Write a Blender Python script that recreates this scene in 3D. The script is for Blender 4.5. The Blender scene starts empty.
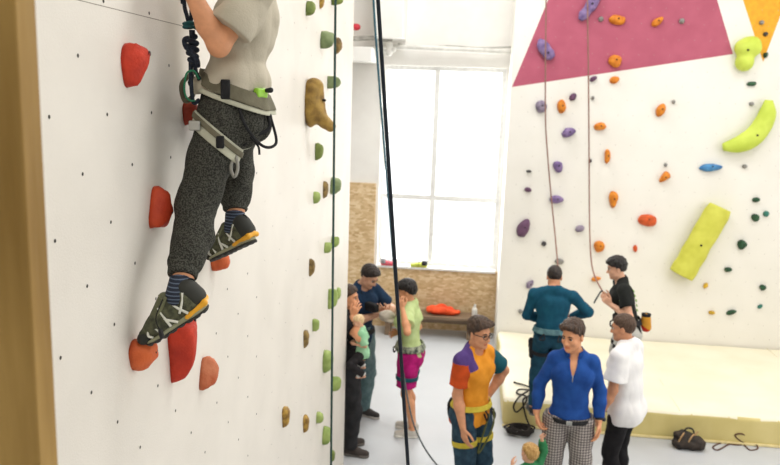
import bpy, bmesh, math, random
import numpy as np
from mathutils import Vector, Matrix, noise as mnoise
random.seed(7)
scene = bpy.context.scene
col = scene.collection
R_ = math.radians
V = lambda *a: np.array(a, float)

# ------------------------------------------------------------------ camera
FPX, CX, CY, CAMH = 754.0, 390.0, 232.5, 3.6
CAMR = np.array([[0.99309074, 0.05185989, -0.10526792],
                 [0.11275165, -0.17305448, 0.97843713],
                 [0.03252456, -0.98354598, -0.17770609]])      # world axes seen from (right, down, forward)
CAMP = V(0, 0, CAMH)
def on(px, py, ax, val):
    d = CAMR @ V((px-CX)/FPX, (py-CY)/FPX, 1.0)
    return CAMP + d*((val-CAMP[ax])/d[ax])
def W(px, py, y):
    return on(px, py, 1, y)
def cam_px(P):
    c = CAMR.T @ (np.array(P)-CAMP); return (round(FPX*c[0]/c[2]+CX), round(FPX*c[1]/c[2]+CY))
WALLX = -1.1146       # face of the tall left climbing wall
WALLEND = 6.79        # its far edge
RWALL = 10.57         # face of the far climbing wall
WINY = 11.5           # window wall
cd = bpy.data.cameras.new('camera'); cam = bpy.data.objects.new('camera', cd); col.objects.link(cam)
cd.sensor_width = 36.0; cd.lens = FPX/780*36.0; cd.clip_start = 0.05
r, u, b = CAMR[:, 0], -CAMR[:, 1], -CAMR[:, 2]
cam.matrix_world = Matrix(((r[0], u[0], b[0], 0), (r[1], u[1], b[1], 0), (r[2], u[2], b[2], CAMH), (0, 0, 0, 1)))
cd.dof.use_dof = True; cd.dof.focus_distance = 2.75; cd.dof.aperture_fstop = 4.2
scene.camera = cam

# ------------------------------------------------------------------ object helpers
def tag(o, label=None, cat=None, group=None, kind=None):
    if label: o['label'] = label
    if cat: o['category'] = cat
    if group: o['group'] = group
    if kind: o['kind'] = kind
    return o
def empty(name, loc=(0, 0, 0), rz=0.0):
    o = bpy.data.objects.new(name, None); col.objects.link(o)
    o.location = loc; o.rotation_euler = (0, 0, rz); o.empty_display_size = 0.1
    return o
def link(name, me, mats, parent=None, smooth=True):
    o = bpy.data.objects.new(name, me); col.objects.link(o)
    for m in (mats if isinstance(mats, (list, tuple)) else [mats]): me.materials.append(m)
    if parent is not None: o.parent = parent
    if smooth and len(me.polygons): me.polygons.foreach_set('use_smooth', np.ones(len(me.polygons), bool))
    return o
def np_mesh(name, v, f, mi=None):
    me = bpy.data.meshes.new(name); n = f.shape[1]
    me.vertices.add(len(v)); me.vertices.foreach_set('co', np.ascontiguousarray(v, np.float32).ravel())
    me.loops.add(f.size); me.loops.foreach_set('vertex_index', np.ascontiguousarray(f, np.int32).ravel())
    me.polygons.add(len(f)); me.polygons.foreach_set('loop_start', np.arange(0, f.size, n, dtype=np.int32))
    if mi is not None: me.polygons.foreach_set('material_index', np.ascontiguousarray(mi, np.int32))
    me.update(calc_edges=True); me.validate()
    return me
def bm_obj(name, bm, mats, parent=None, smooth=False):
    me = bpy.data.meshes.new(name); bm.normal_update(); bm.to_mesh(me); bm.free()
    return link(name, me, mats, parent, smooth)
def add_box(bm, lo, hi, mi=0, bev=0.0):
    r = bmesh.ops.create_cube(bm, size=1.0); vs = r['verts']
    for v in vs:
        for k in range(3): v.co[k] = lo[k] + (v.co[k]+0.5)*(hi[k]-lo[k])
    fs = {f for v in vs for f in v.link_faces}
    for f in fs: f.material_index = mi
    if bev > 0:
        es = list({e for f in fs for e in f.edges})
        r = bmesh.ops.bevel(bm, geom=es, offset=bev, segments=2, affect='EDGES', profile=0.7)
        for f in r['faces']: f.material_index = mi
def box(name, lo, hi, mats, parent=None, bev=0.0):
    bm = bmesh.new(); add_box(bm, lo, hi, 0, bev); return bm_obj(name, bm, mats, parent)
def smooth_path(P, n=8):
    P = [np.array(p, float) for p in P]
    if len(P) < 3: return np.array(P)
    out = []
    for i in range(len(P)-1):
        p0 = P[i-1] if i else 2*P[0]-P[1]; p1, p2 = P[i], P[i+1]
        p3 = P[i+2] if i+2 < len(P) else 2*P[-1]-P[-2]
        for k in range(n):
            t = k/n
            out.append(.5*((2*p1)+(p2-p0)*t+(2*p0-5*p1+4*p2-p3)*t*t+(3*p1-p0-3*p2+p3)*t**3))
    out.append(P[-1]); return np.array(out)
def tube_mesh(name, P, rad, seg=8, flat=None, fs=1.0, twist=False):
    """tube along P; rad scalar or list; flat = direction along which the section is scaled by fs"""
    P = np.array(P, float); n = len(P); rad = np.broadcast_to(np.array(rad, float), (n,)) if np.ndim(rad) == 0 or len(rad) == n else np.interp(np.linspace(0, 1, n), np.linspace(0, 1, len(rad)), rad)
    T = np.gradient(P, axis=0); T /= np.linalg.norm(T, axis=1)[:, None]+1e-9
    ref = V(0, 0, 1) if abs(T[0][2]) < .9 else V(1, 0, 0)
    N = np.cross(T[0], ref); N /= np.linalg.norm(N); vs = []
    for i in range(n):
        N = N - T[i]*(N @ T[i]); N /= np.linalg.norm(N)+1e-9; B = np.cross(T[i], N)
        for k in range(seg):
            a = 2*math.pi*k/seg; o = (N*math.cos(a)+B*math.sin(a))*rad[i]
            if flat is not None: o = o+flat*(o @ flat)*(fs-1)
            vs.append(P[i]+o)
    fs_ = []
    for i in range(n-1):
        for k in range(seg):
            fs_.append((i*seg+k, i*seg+(k+1) % seg, (i+1)*seg+(k+1) % seg, (i+1)*seg+k))
    c0 = len(vs); vs.append(P[0]); vs.append(P[-1])
    me = bpy.data.meshes.new(name)
    fs_ += [(c0, (k+1) % seg, k) for k in range(seg)]+[(c0+1, (n-1)*seg+k, (n-1)*seg+(k+1) % seg) for k in range(seg)]
    me.from_pydata([tuple(v) for v in vs], [], fs_); me.update()
    return me
def tube(name, P, rad, mats, parent=None, seg=8, sm=0, flat=None, fs=1.0):
    if sm: P = smooth_path(P, sm)
    return link(name, tube_mesh(name, P, rad, seg, flat, fs), mats, parent)
def join_meshes(name, meshes, mats, parent=None):
    bm = bmesh.new()
    for m in meshes: bm.from_mesh(m)
    return bm_obj(name, bm, mats, parent, True)

# ------------------------------------------------------------------ materials
def srgb(c):
    return tuple(((x/255)/12.92 if x/255 <= .04045 else ((x/255+.055)/1.055)**2.4) for x in c)+(1,)
MC = {}
def mat(name, c, rough=.6, c2=None, scale=20.0, bump=0.0, bscale=80.0, metal=0.0, spec=.4, stretch=(1, 1, 1), sheen=0.0, lo=.35, hi=.65, coat=0.0):
    if name in MC: return MC[name]
    m = bpy.data.materials.new(name); m.use_nodes = True; nt = m.node_tree; N = nt.nodes; L = nt.links
    bs = N['Principled BSDF']; bs.inputs['Roughness'].default_value = rough; bs.inputs['Metallic'].default_value = metal
    bs.inputs['Specular IOR Level'].default_value = spec; bs.inputs['Coat Weight'].default_value = coat
    bs.inputs['Sheen Weight'].default_value = sheen
    tc = N.new('ShaderNodeTexCoord'); mp = N.new('ShaderNodeMapping'); mp.inputs['Scale'].default_value = stretch
    L.new(tc.outputs['Object'], mp.inputs['Vector'])
    nz = N.new('ShaderNodeTexNoise'); nz.inputs['Scale'].default_value = scale; nz.inputs['Detail'].default_value = 5
    L.new(mp.outputs['Vector'], nz.inputs['Vector'])
    rp = N.new('ShaderNodeValToRGB'); rp.color_ramp.elements[0].position = lo; rp.color_ramp.elements[1].position = hi
    c2 = c2 or tuple(x*.93 for x in c)
    rp.color_ramp.elements[0].color = srgb(c2); rp.color_ramp.elements[1].color = srgb(c)
    L.new(nz.outputs['Fac'], rp.inputs['Fac']); L.new(rp.outputs['Color'], bs.inputs['Base Color'])
    if bump:
        n2 = N.new('ShaderNodeTexNoise'); n2.inputs['Scale'].default_value = bscale; n2.inputs['Detail'].default_value = 4
        L.new(mp.outputs['Vector'], n2.inputs['Vector'])
        bp = N.new('ShaderNodeBump'); bp.inputs['Strength'].default_value = bump; bp.inputs['Distance'].default_value = .01
        L.new(n2.outputs['Fac'], bp.inputs['Height']); L.new(bp.outputs['Normal'], bs.inputs['Normal'])
    MC[name] = m; return m

# ------------------------------------------------------------------ signed-distance modelling
def unit(v):
    v = np.array(v, float); return v/(np.linalg.norm(v)+1e-9)
class rc:                      # tapered capsule, optionally flattened along an axis, optionally cut flat at b
    def __init__(s, a, b, ra, rb=None, fl=None, fs=1.0, cap=False, capa=False):
        s.a = np.array(a, float); s.b = np.array(b, float); s.ra = ra; s.rb = ra if rb is None else rb
        s.fl = None if fl is None else unit(fl); s.fs = fs; s.cap = cap; s.capa = capa
        m = max(s.ra, s.rb)*max(1, 1/fs if fs < 1 else 1)
        s.lo = np.minimum(s.a, s.b)-m; s.hi = np.maximum(s.a, s.b)+m
    def grow(s, e, k=1.0): return rc(s.a, s.b, s.ra+e, s.rb+e*k, s.fl, s.fs, s.cap, s.capa)
    def __call__(s, X, Y, Z):
        ab = s.b-s.a; L2 = ab @ ab+1e-12
        px, py, pz = X-s.a[0], Y-s.a[1], Z-s.a[2]
        tt = (px*ab[0]+py*ab[1]+pz*ab[2])/L2; t = np.clip(tt, 0, 1)
        px = px-t*ab[0]; py = py-t*ab[1]; pz = pz-t*ab[2]
        if s.fl is not None:
            q = (px*s.fl[0]+py*s.fl[1]+pz*s.fl[2])*(s.fs-1); px = px+q*s.fl[0]; py = py+q*s.fl[1]; pz = pz+q*s.fl[2]
        d = np.sqrt(px*px+py*py+pz*pz)-(s.ra+(s.rb-s.ra)*t)
        if s.cap: d = np.maximum(d, (tt-1)*math.sqrt(L2))
        if s.capa: d = np.maximum(d, -tt*math.sqrt(L2))
        return d
class el:                      # ellipsoid with axes given by the columns of A
    def __init__(s, c, r, A=None):
        s.c = np.array(c, float); s.r = np.array(r, float); s.A = np.eye(3) if A is None else np.array(A, float)
        e = np.abs(s.A) @ s.r; s.lo = s.c-e; s.hi = s.c+e
    def grow(s, e, k=1.0): return el(s.c, s.r+e, s.A)
    def __call__(s, X, Y, Z):
        px, py, pz = X-s.c[0], Y-s.c[1], Z-s.c[2]; k0 = 0; k1 = 0
        for i in range(3):
            q = px*s.A[0, i]+py*s.A[1, i]+pz*s.A[2, i]
            k0 = k0+(q/s.r[i])**2; k1 = k1+(q/s.r[i]**2)**2
        k0 = np.sqrt(k0); k1 = np.sqrt(k1)+1e-9
        return k0*(k0-1)/k1
class bx:                      # rounded box, axes = columns of A
    def __init__(s, c, h, A=None, rr=.004):
        s.c = np.array(c, float); s.h = np.array(h, float)-rr; s.rr = rr; s.A = np.eye(3) if A is None else np.array(A, float)
        e = np.abs(s.A) @ np.array(h, float); s.lo = s.c-e; s.hi = s.c+e
    def __call__(s, X, Y, Z):
        px, py, pz = X-s.c[0], Y-s.c[1], Z-s.c[2]; o = 0; mx = None
        for i in range(3):
            q = np.abs(px*s.A[0, i]+py*s.A[1, i]+pz*s.A[2, i])-s.h[i]
            o = o+np.maximum(q, 0)**2; mx = q if mx is None else np.maximum(mx, q)
        return np.sqrt(o)+np.minimum(mx, 0)-s.rr
class Grid:
    def __init__(s, prims, h, pad=.03):
        lo = np.min([p.lo for p in prims], 0)-pad; hi = np.max([p.hi for p in prims], 0)+pad
        s.h = h; s.lo = lo; s.n = np.ceil((hi-lo)/h).astype(int)+1
        s.d = np.full(s.n, .5, np.float32)
        s.ax = [(lo[i]+h*np.arange(s.n[i])).astype(np.float32) for i in range(3)]
    def blk(s, lo, hi):
        i0 = np.clip(np.floor((lo-s.lo)/s.h).astype(int), 0, s.n); i1 = np.clip(np.ceil((hi-s.lo)/s.h).astype(int)+1, 0, s.n)
        sl = tuple(slice(a, b) for a, b in zip(i0, i1))
        return sl, s.ax[0][sl[0]][:, None, None], s.ax[1][sl[1]][None, :, None], s.ax[2][sl[2]][None, None, :]
    def add(s, p, k=.01):
        m = k+3*s.h; sl, X, Y, Z = s.blk(p.lo-m, p.hi+m)
        D = p(X, Y, Z).astype(np.float32); c = s.d[sl]
        if D.size == 0: return s
        if k > 0:
            h = np.clip(.5+.5*(c-D)/k, 0, 1); s.d[sl] = c+(D-c)*h-k*h*(1-h)
        else: s.d[sl] = np.minimum(c, D)
        return s
    def adds(s, ps, k=.01):
        for p in ps: s.add(p, k)
        return s
    def sub(s, p, k=.005):
        m = k+3*s.h; sl, X, Y, Z = s.blk(p.lo-m, p.hi+m)
        D = -p(X, Y, Z).astype(np.float32); c = s.d[sl]
        if D.size == 0: return s
        h = np.clip(.5-.5*(c-D)/max(k, 1e-6), 0, 1); s.d[sl] = c+(D-c)*h+k*h*(1-h)
        return s
    def cut(s, pt, nrm):       # removes the side the normal points to
        n = unit(nrm); X, Y, Z = s.ax[0][:, None, None], s.ax[1][None, :, None], s.ax[2][None, None, :]
        s.d = np.maximum(s.d, ((X-pt[0])*n[0]+(Y-pt[1])*n[1]+(Z-pt[2])*n[2]).astype(np.float32)); return s
    def keep(s, p):            # intersection with a primitive
        X, Y, Z = s.ax[0][:, None, None], s.ax[1][None, :, None], s.ax[2][None, None, :]
        s.d = np.maximum(s.d, p(X, Y, Z).astype(np.float32)); return s
    def folds(s, amp, scale, seed=0, ridged=True, stretch=(1, 1, 1)):
        i = np.nonzero(np.abs(s.d) < amp*2+3*s.h); rs = np.random.RandomState(seed)
        P = np.stack([s.ax[k][i[k]]*stretch[k] for k in range(3)], 1); acc = 0
        for j in range(5):
            k = rs.normal(size=3); k /= np.linalg.norm(k); ph = rs.uniform(0, 6.28); sc = scale*rs.uniform(.6, 1.5)
            w = rs.normal(size=3)/scale*1.2
            a = 6.283/sc*(P @ k)+ph+1.2*np.sin(P @ w+ph*2)
            acc = acc+((1-2*np.abs(np.sin(a*.5))) if ridged else np.sin(a))
        s.d[i] += (amp*acc/3).astype(np.float32); return s
    def mesh(s, name, fmat=None):
        d = s.d; h = s.h; n = np.array(d.shape); S = d < 0
        O = [(a, b, c) for a in (0, 1) for b in (0, 1) for c in (0, 1)]
        cnt = np.zeros(n-1, np.int8)
        for o in O: cnt += S[o[0]:n[0]-1+o[0], o[1]:n[1]-1+o[1], o[2]:n[2]-1+o[2]]
        I = np.nonzero((cnt > 0) & (cnt < 8)); m = len(I[0])
        idx = np.full(n-1, -1, np.int32); idx[I] = np.arange(m)
        cv = {o: d[I[0]+o[0], I[1]+o[1], I[2]+o[2]] for o in O}
        acc = np.zeros((m, 3)); w = np.zeros(m)
        for o in O:
            for k in range(3):
                if o[k] == 0:
                    o2 = tuple(1 if q == k else o[q] for q in range(3)); a, b = cv[o], cv[o2]
                    x = (a < 0) != (b < 0); t = np.where(x, a/np.where(x, a-b, 1), 0)
                    p = np.tile(np.array(o, float), (m, 1)); p[:, k] = t
                    acc += p*x[:, None]; w += x
        v = s.lo+(np.stack(I, 1)+acc/np.maximum(w, 1)[:, None])*h
        F = []
        for k in range(3):
            a, b = (k+1) % 3, (k+2) % 3
            s0 = [slice(None)]*3; s1 = [slice(None)]*3; s0[k] = slice(0, -1); s1[k] = slice(1, None)
            A, B = S[tuple(s0)], S[tuple(s1)]; E = A != B
            sl = [slice(None)]*3; sl[a] = slice(1, -1); sl[b] = slice(1, -1)
            J = list(np.nonzero(E[tuple(sl)])); J[a] = J[a]+1; J[b] = J[b]+1
            ins = A[tuple(J)]
            def at(da, db):
                q = list(J); q[a] = q[a]-da; q[b] = q[b]-db; return idx[tuple(q)]
            q = np.stack([at(1, 1), at(0, 1), at(0, 0), at(1, 0)], 1)
            q[~ins] = q[~ins][:, ::-1]; F.append(q)
        F = np.concatenate(F) if F else np.zeros((0, 4), int)
        mi = None
        if fmat is not None and len(F): mi = fmat(v[F].mean(1)).astype(np.int32)
        return np_mesh(name, v, F, mi)
def sdf_obj(name, g, mats, parent=None, fmat=None):
    me = g.mesh(name, fmat); return link(name, me, mats, parent)
def solid(name, prims, h, mats, parent=None, k=.006, fold=None, fmat=None):
    g = Grid(prims, h).adds(prims, k)
    if fold: g.folds(*fold)
    return sdf_obj(name, g, mats, parent, fmat)
def rot(yaw=0, pitch=0, roll=0):
    y, p, r = R_(yaw), R_(pitch), R_(roll)
    Rz = np.array([[math.cos(y), -math.sin(y), 0], [math.sin(y), math.cos(y), 0], [0, 0, 1]])
    Ry = np.array([[math.cos(p), 0, math.sin(p)], [0, 1, 0], [-math.sin(p), 0, math.cos(p)]])
    Rx = np.array([[1, 0, 0], [0, math.cos(r), -math.sin(r)], [0, math.sin(r), math.cos(r)]])
    return Rz @ Ry @ Rx
def ik(a, t, l1, l2, pole):
    d = t-a; L = np.linalg.norm(d); L = min(max(L, abs(l1-l2)+1e-3), (l1+l2)*.9995); dn = unit(d)
    p = pole-dn*(pole @ dn); p = unit(p)
    x = (l1*l1-l2*l2+L*L)/(2*L); y = math.sqrt(max(l1*l1-x*x, 0))
    return a+dn*x+p*y, a+dn*L
class Human:
    def __init__(s, label, loc, yaw, h, group=None, wf=1.0, fem=False, lean=0, twist=0, side=0, head=(0, 0, 0), arms=None, legs=None,
                 pelvis=None, pyaw=0, vx=.006, hs=1.0, shw=1.0, legk=1.0, armk=1.0):
        s.h = h; k = s.k = h/1.75; s.wf = wf; s.fem = fem; s.vx = vx; s.loc = np.array(loc, float); s.yaw = yaw
        s.root = tag(empty('person', tuple(loc), R_(yaw)), label, 'person', group)
        s.Rw = rot(yaw)
        s.P = V(0, 0, .925*k) if pelvis is None else s.L(pelvis)
        s.Pf = rot(pyaw, 0, 0); s.Cf = rot(pyaw+twist, lean, side); s.Hf = s.Cf @ rot(*head)
        lf = rot(pyaw+twist*.4, lean*.4, side*.4)
        s.waist = s.P+lf @ V(0, 0, .145*k); s.chest = s.waist+s.Cf @ V(.005, 0, .2)*k
        s.neck = s.waist+s.Cf @ V(-.012, 0, .405)*k
        s.hk = k*hs*.95
        s.hc = s.neck+s.Cf @ V(.004, 0, .025)*k+s.Hf @ V(.018, 0, .125)*s.hk
        sw = (.155 if fem else .172)*shw
        s.sh = {'L': s.waist+s.Cf @ V(-.01, sw*wf, .338)*k, 'R': s.waist+s.Cf @ V(-.01, -sw*wf, .338)*k}
        hw = .092
        s.hip = {'L': s.P+s.Pf @ V(0, hw, -.005)*k, 'R': s.P+s.Pf @ V(0, -hw, -.005)*k}
        s.el = {}; s.wr = {}; s.hand = {}; s.kn = {}; s.an = {}; s.foot = {}
        for q, sg in (('L', 1), ('R', -1)):
            A = (arms or {}).get(q, {})
            if 'hang' in A: A = dict(A, l=tuple((s.sh[q]+unit(V(*A['hang']))*.54*k*A.get('len', .985)-s.P)/k))
            t = s.L(A['w']) if 'w' in A else (s.P+V(*A['l'])*k if 'l' in A else s.sh[q]+V(.06, .06*sg, -.53)*k)
            pole = V(*A.get('pole', (-1, .5*sg, -.2)))
            s.el[q], s.wr[q] = ik(s.sh[q], t, .285*k*armk, .255*k*armk, pole)
            fd = unit(s.wr[q]-s.el[q])
            hd = unit(V(*A['dir'])) if 'dir' in A else fd
            n = V(*A.get('n', (0, -sg, 0))); n = unit(n-hd*(n @ hd))
            s.hand[q] = dict(d=hd, n=n, t=(np.cross(n, hd) if q == 'L' else np.cross(hd, n)), curl=A.get('curl', 22), thumb=A.get('thumb', 0))
            G = (legs or {}).get(q, {})
            t = s.L(G['w']) if 'w' in G else V(G.get('x', 0)*1.0, .1*k*sg+G.get('y', 0), .085*k+G.get('z', 0))
            s.kn[q], s.an[q] = ik(s.hip[q], t, .43*k*legk, .415*k*legk, V(*G.get('pole', (1, .15*sg, 0))))
            if 'toe' in G: fdv = unit(s.L(G['toe'])-s.an[q]); fdv = unit(fdv)
            else: fdv = rot(G.get('fy', 12*sg)) @ V(1, 0, 0)
            s.foot[q] = dict(f=fdv, G=G)
    def L(s, w):                 # world point to local
        return s.Rw.T @ (np.array(w, float)-s.loc)
    # ---- primitives
    def torso(s, e=0.0):
        k, w, C, P = s.k, s.wf, s.Cf, s.Pf; o = []
        if s.fem: pr, br, rr = (.1, .16, .11), (.085, .118, .14), (.1, .135, .17)
        else: pr, br, rr = (.105, .152, .11), (.1, .14, .15), (.112, .158, .18)
        sc = lambda r: V(r[0], r[1]*w, r[2])*k
        o.append(el(s.P+P @ V(0, 0, .03)*k, sc(pr), P))
        for sg in (1, -1): o.append(el(s.P+P @ V(-.055, .07*sg*w, -.03)*k, V(.085, .085, .095)*k, P))
        o.append(el(s.waist+C @ V(.0, 0, .02)*k, sc(br), C))
        o.append(el(s.chest, sc(rr), C))
        o.append(el(s.chest+C @ V(-.015, 0, .06)*k, sc((.09, .155, .1)), C))
        for sg in (1, -1):
            if s.fem: o.append(el(s.chest+C @ V(.085, .065*sg, .015)*k, V(.055, .06, .06)*k, C))
            else: o.append(el(s.chest+C @ V(.048, .07*sg, .045)*k, V(.055, .075, .065)*k, C))
        for q in 'LR':
            o.append(rc(s.neck+C @ V(-.01, 0, .0)*k, s.sh[q]+C @ V(0, 0, .0)*k, .05*k, .042*k))
        return [p.grow(e) for p in o] if e else o
    def arm(s, q, e=0.0, t0=0.0):
        k = s.k*(.85 if s.fem else 1)
        return [rc(s.sh[q], s.el[q], .049*k+e, .039*k+e), el(s.sh[q], V(.053, .05, .056)*k+e),
                rc(s.el[q], s.el[q]+(s.wr[q]-s.el[q])*.35, .041*k+e, .043*k+e), rc(s.el[q]+(s.wr[q]-s.el[q])*.35, s.wr[q], .043*k+e, .027*k+e)]
    def leg(s, q, e=0.0):
        k = s.k; C = unit(s.an[q]-s.kn[q]); th = unit(s.kn[q]-s.hip[q])
        back = unit(np.cross(np.cross(th, V(1, 0, 0) if abs(th[0]) < .9 else V(0, 0, 1)), th))*-1
        cf = s.kn[q]+(s.an[q]-s.kn[q])*.3-unit(V(1, 0, 0)-C*C[0])*.018*k
        return [rc(s.hip[q], s.kn[q], .088*k+e, .054*k+e), rc(s.kn[q], cf, .052*k+e, .055*k+e), rc(cf, s.an[q], .055*k+e, .034*k+e)]
    def footp(s, q):
        k = s.k; f = s.foot[q]['f']; a = s.an[q]; l = unit(np.cross(V(0, 0, 1), f)); u = np.cross(f, l)
        he = a-f*.024*k-u*.045*k; to = a+f*.15*k-u*.055*k
        return [rc(he, to, .032*k, .027*k), rc(a, a+f*.08*k-u*.04*k, .034*k, .032*k)], (f, l, u, he, to)
    def handp(s, q):
        k = s.k*(.92 if s.fem else 1); H = s.hand[q]; d, n, t = H['d'], H['n'], H['t']; w = s.wr[q]; palm = []; fing = []
        for j, off in enumerate((.029, .01, -.01, -.028)):
            kn = w+d*(.088-.005*abs(j-1.2))*k+t*off*k
            palm.append(rc(w+d*.012*k+t*off*.55*k, kn, .0135*k, .0115*k))
            L = (.043, .047, .044, .034)[j]*k; ang = R_(H['curl']*(.7+.12*j)); p = kn; sp = (1.2-j)*.06
            dd = unit(d+t*sp)
            for m, (fl, rr) in enumerate(((1.0, .0088), (.64, .008), (.5, .0072))):
                v = dd*math.cos(ang)+n*math.sin(ang); p2 = p+v*L*fl
                fing.append(rc(p, p2, rr*k, (rr-.0006)*k)); p = p2; ang += R_(H['curl'])*1.05
        r0 = w+d*.03*k+t*.022*k; a = R_(H['thumb']); v = unit(d*.62+t*.62+n*(.35+.5*math.sin(a)))
        p1 = r0+v*.045*k; v2 = unit(d*.85+t*.3+n*(.3+math.sin(a))); p2 = p1+v2*.034*k; v3 = unit(d+n*(.35+math.sin(a))); p3 = p2+v3*.026*k
        fing += [rc(r0, p1, .0145*k, .0108*k), rc(p1, p2, .0102*k, .0092*k), rc(p2, p3, .0092*k, .0078*k)]
        return palm, fing
    def hp(s, f, l, u):
        return s.hc+s.Hf @ V(f, l, u)*s.hk
    def skull(s, e=0.0):
        k = s.hk; H = s.Hf
        return el(s.hp(-.012, 0, .032), V(.097, .073, .09)*k+e, H)
    def body(s, mats, hood=False):
        g = Grid(s.torso()+[x for q in 'LR' for x in s.arm(q)+s.leg(q)+s.footp(q)[0]+sum(s.handp(q), [])]+[s.skull()], s.vx)
        g.adds(s.torso(), .035*s.k)
        for q in 'LR':
            g.adds(s.leg(q), .03*s.k); g.adds(s.footp(q)[0], .02*s.k); g.adds(s.arm(q), .022*s.k)
            p, f = s.handp(q); g.adds(p, .01*s.k); g.adds(f, .0025*s.k)
        k = s.hk; H = s.Hf
        g.add(rc(s.neck-s.Cf @ V(0, 0, .02)*s.k, s.hp(-.012, 0, -.05), (.05 if s.fem else .06)*k, (.044 if s.fem else .054)*k), .025*k)
        g.add(s.skull(), .02*k)
        g.add(el(s.hp(.018, 0, -.035), V(.076, .063, .08)*k, H), .03*k)
        g.add(rc(s.hp(.025, .046, -.068), s.hp(.066, .014, -.099), .02*k, .016*k), .03*k); g.add(rc(s.hp(.025, -.046, -.068), s.hp(.066, -.014, -.099), .02*k, .016*k), .03*k)
        g.add(el(s.hp(.073, 0, -.098), V(.018, .02, .017)*k, H), .015*k)
        g.add(rc(s.hp(.074, .03, .022), s.hp(.074, -.03, .022), .015*k), .02*k)
        for sg in (1, -1):
            g.sub(el(s.hp(.095, .031*sg, .002), V(.02, .018, .012)*k, H), .012*k)
            g.add(el(s.hp(.06, .042*sg, -.03), V(.022, .02, .02)*k, H), .02*k)
            g.add(el(s.hp(-.012, .077*sg, -.008), V(.02, .011, .032)*k, H @ rot(18*sg, -12, 0)), .006*k)
            g.sub(el(s.hp(-.006, .09*sg, -.006), V(.01, .007, .016)*k, H), .004*k)
        g.add(rc(s.hp(.086, 0, .01), s.hp(.108, 0, -.034), .008*k, .0125*k), .01*k)
        for sg in (1, -1): g.add(el(s.hp(.095, .012*sg, -.038), V(.011, .009, .008)*k, H), .006*k)
        g.add(el(s.hp(.084, 0, -.063), V(.012, .024, .006)*k, H), .004*k); g.add(el(s.hp(.081, 0, -.073), V(.012, .021, .007)*k, H), .004*k)
        hc, Hf = s.hc, s.Hf
        def fm(c):
            q = ((c-hc) @ Hf)/k
            return ((q[:, 0] > .08) & (np.abs(q[:, 1]) < .023) & (q[:, 2] > -.079) & (q[:, 2] < -.057)).astype(int)
        s.bodyo = sdf_obj('body', g, mats, s.root, fm); return s.bodyo
    def face(s, browc, eyec):
        k = s.hk
        for sg in (1, -1):
            c = s.hp(.079, .031*sg, .002); gz = unit(s.Hf @ V(1, .12*sg, -.12))
            bm = bmesh.new(); bmesh.ops.create_icosphere(bm, subdivisions=3, radius=.011*k)
            for v in bm.verts: v.co += Vector(c)
            for f in bm.faces:
                a = unit(np.array(f.calc_center_median())-c) @ gz; f.material_index = 1 if a > .72 else 0
            bm_obj('eye', bm, [mat('eye white', (225, 220, 214), .2), eyec], s.root, True)
            P = [s.hp(.09, .013*sg, .022), s.hp(.092, .03*sg, .029), s.hp(.078, .05*sg, .022)]
            tube('eyebrow', P, V(.0045, .0055, .0025)*k, browc, s.root, 6, 5)
            P = [s.hp(.087, .019*sg, .006), s.hp(.0935, .031*sg, .0115), s.hp(.083, .044*sg, .006)]
            tube('eyelid', P, .0034*k, browc, s.root, 5, 5)
    def hair(s, m, front=.094, back=-.06, thick=.007, top=.008, tuft=None, seed=1, amp=.005, sidecut=.0, vx=.0045, parent=None):
        k = s.hk; pr = [s.skull(thick*k), el(s.hp(-.01, 0, .055+top*.5), V(.086, .068, .062)*k+top*k, s.Hf)]
        for (f, l, u, r) in (tuft or []): pr.append(el(s.hp(f, l, u), V(*r)*k, s.Hf))
        g = Grid(pr, vx); g.adds(pr, .02*k)
        f0, f1 = .1, -.085; sl = (front-back)/(f0-f1)
        n = s.Hf @ unit(V(sl, 0, -1)); g.cut(s.hp(f0, 0, front), n)
        for sg in (1, -1):       # clear the ears and temples
            g.sub(el(s.hp(.05, .085*sg, .0), V(.05-sidecut, .03, .052)*k, s.Hf), .006*k)
            g.sub(el(s.hp(-.008, .085*sg, -.012), V(.022, .026, .03)*k, s.Hf), .006*k)
        g.folds(amp*k, .03*k, seed, True, (1, 1, .45))
        return sdf_obj('hair', g, m, parent or s.root)
    # ---- clothing
    def shirt(s, mats, e=.014, hem=-.02, sleeve=.62, flare=.02, fold=.0045, seed=3, vneck=None, neck=.062, fmat=None, name='shirt', belly=None, h=None):
        k = s.k; tp = s.torso(e*k); pr = list(tp)
        low = s.P+s.Pf @ V(0, 0, hem)*k
        pr.append(el(s.P+s.Pf @ V(0, 0, .02)*k, V(.115, .158*s.wf, .13)*k+e*k, s.Pf))
        if belly: pr += belly
        if hem < -.03: pr.append(el(s.P+s.Pf @ V(-.005, 0, -.07)*k, V(.115, .17*s.wf, .16)*k+e*k, s.Pf))
        sl = []
        for q in 'LR':
            a, b, w = s.sh[q], s.el[q], s.wr[q]; kk = k*(.85 if s.fem else 1)
            sl.append(el(a, V(.053, .05, .054)*kk+e*k))
            if sleeve <= 1:
                sl.append(rc(a, a+(b-a)*sleeve, .05*kk+e*k, .045*kk+(e+flare)*k, cap=True))
            else:
                t = sleeve-1
                sl += [rc(a, b, .049*kk+e*k, .04*kk+e*k), rc(b, b+(w-b)*.4, .04*kk+e*k, .041*kk+e*k)]
                sl.append(rc(b+(w-b)*.4, b+(w-b)*t, .042*kk+e*k, .03*kk+e*.8*k, cap=True))
        g = Grid(pr+sl, h or s.vx); g.adds(pr, .035*k); g.cut(low, -s.Pf[:, 2])
        g.adds(sl, .018*k)
        if fold: g.folds(fold*k, .13*k, seed, True, (1, 1, .8))
        nk = s.neck
        g.sub(rc(nk-s.Cf @ V(0, 0, .0)*k, nk+s.Cf @ V(.02, 0, .14)*k, neck*k, neck*1.15*k), .004)
        g.sub(el(nk+s.Cf @ V(.045, 0, .0)*k, V(.05, .062, .04)*k, s.Cf), .004)
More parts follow.
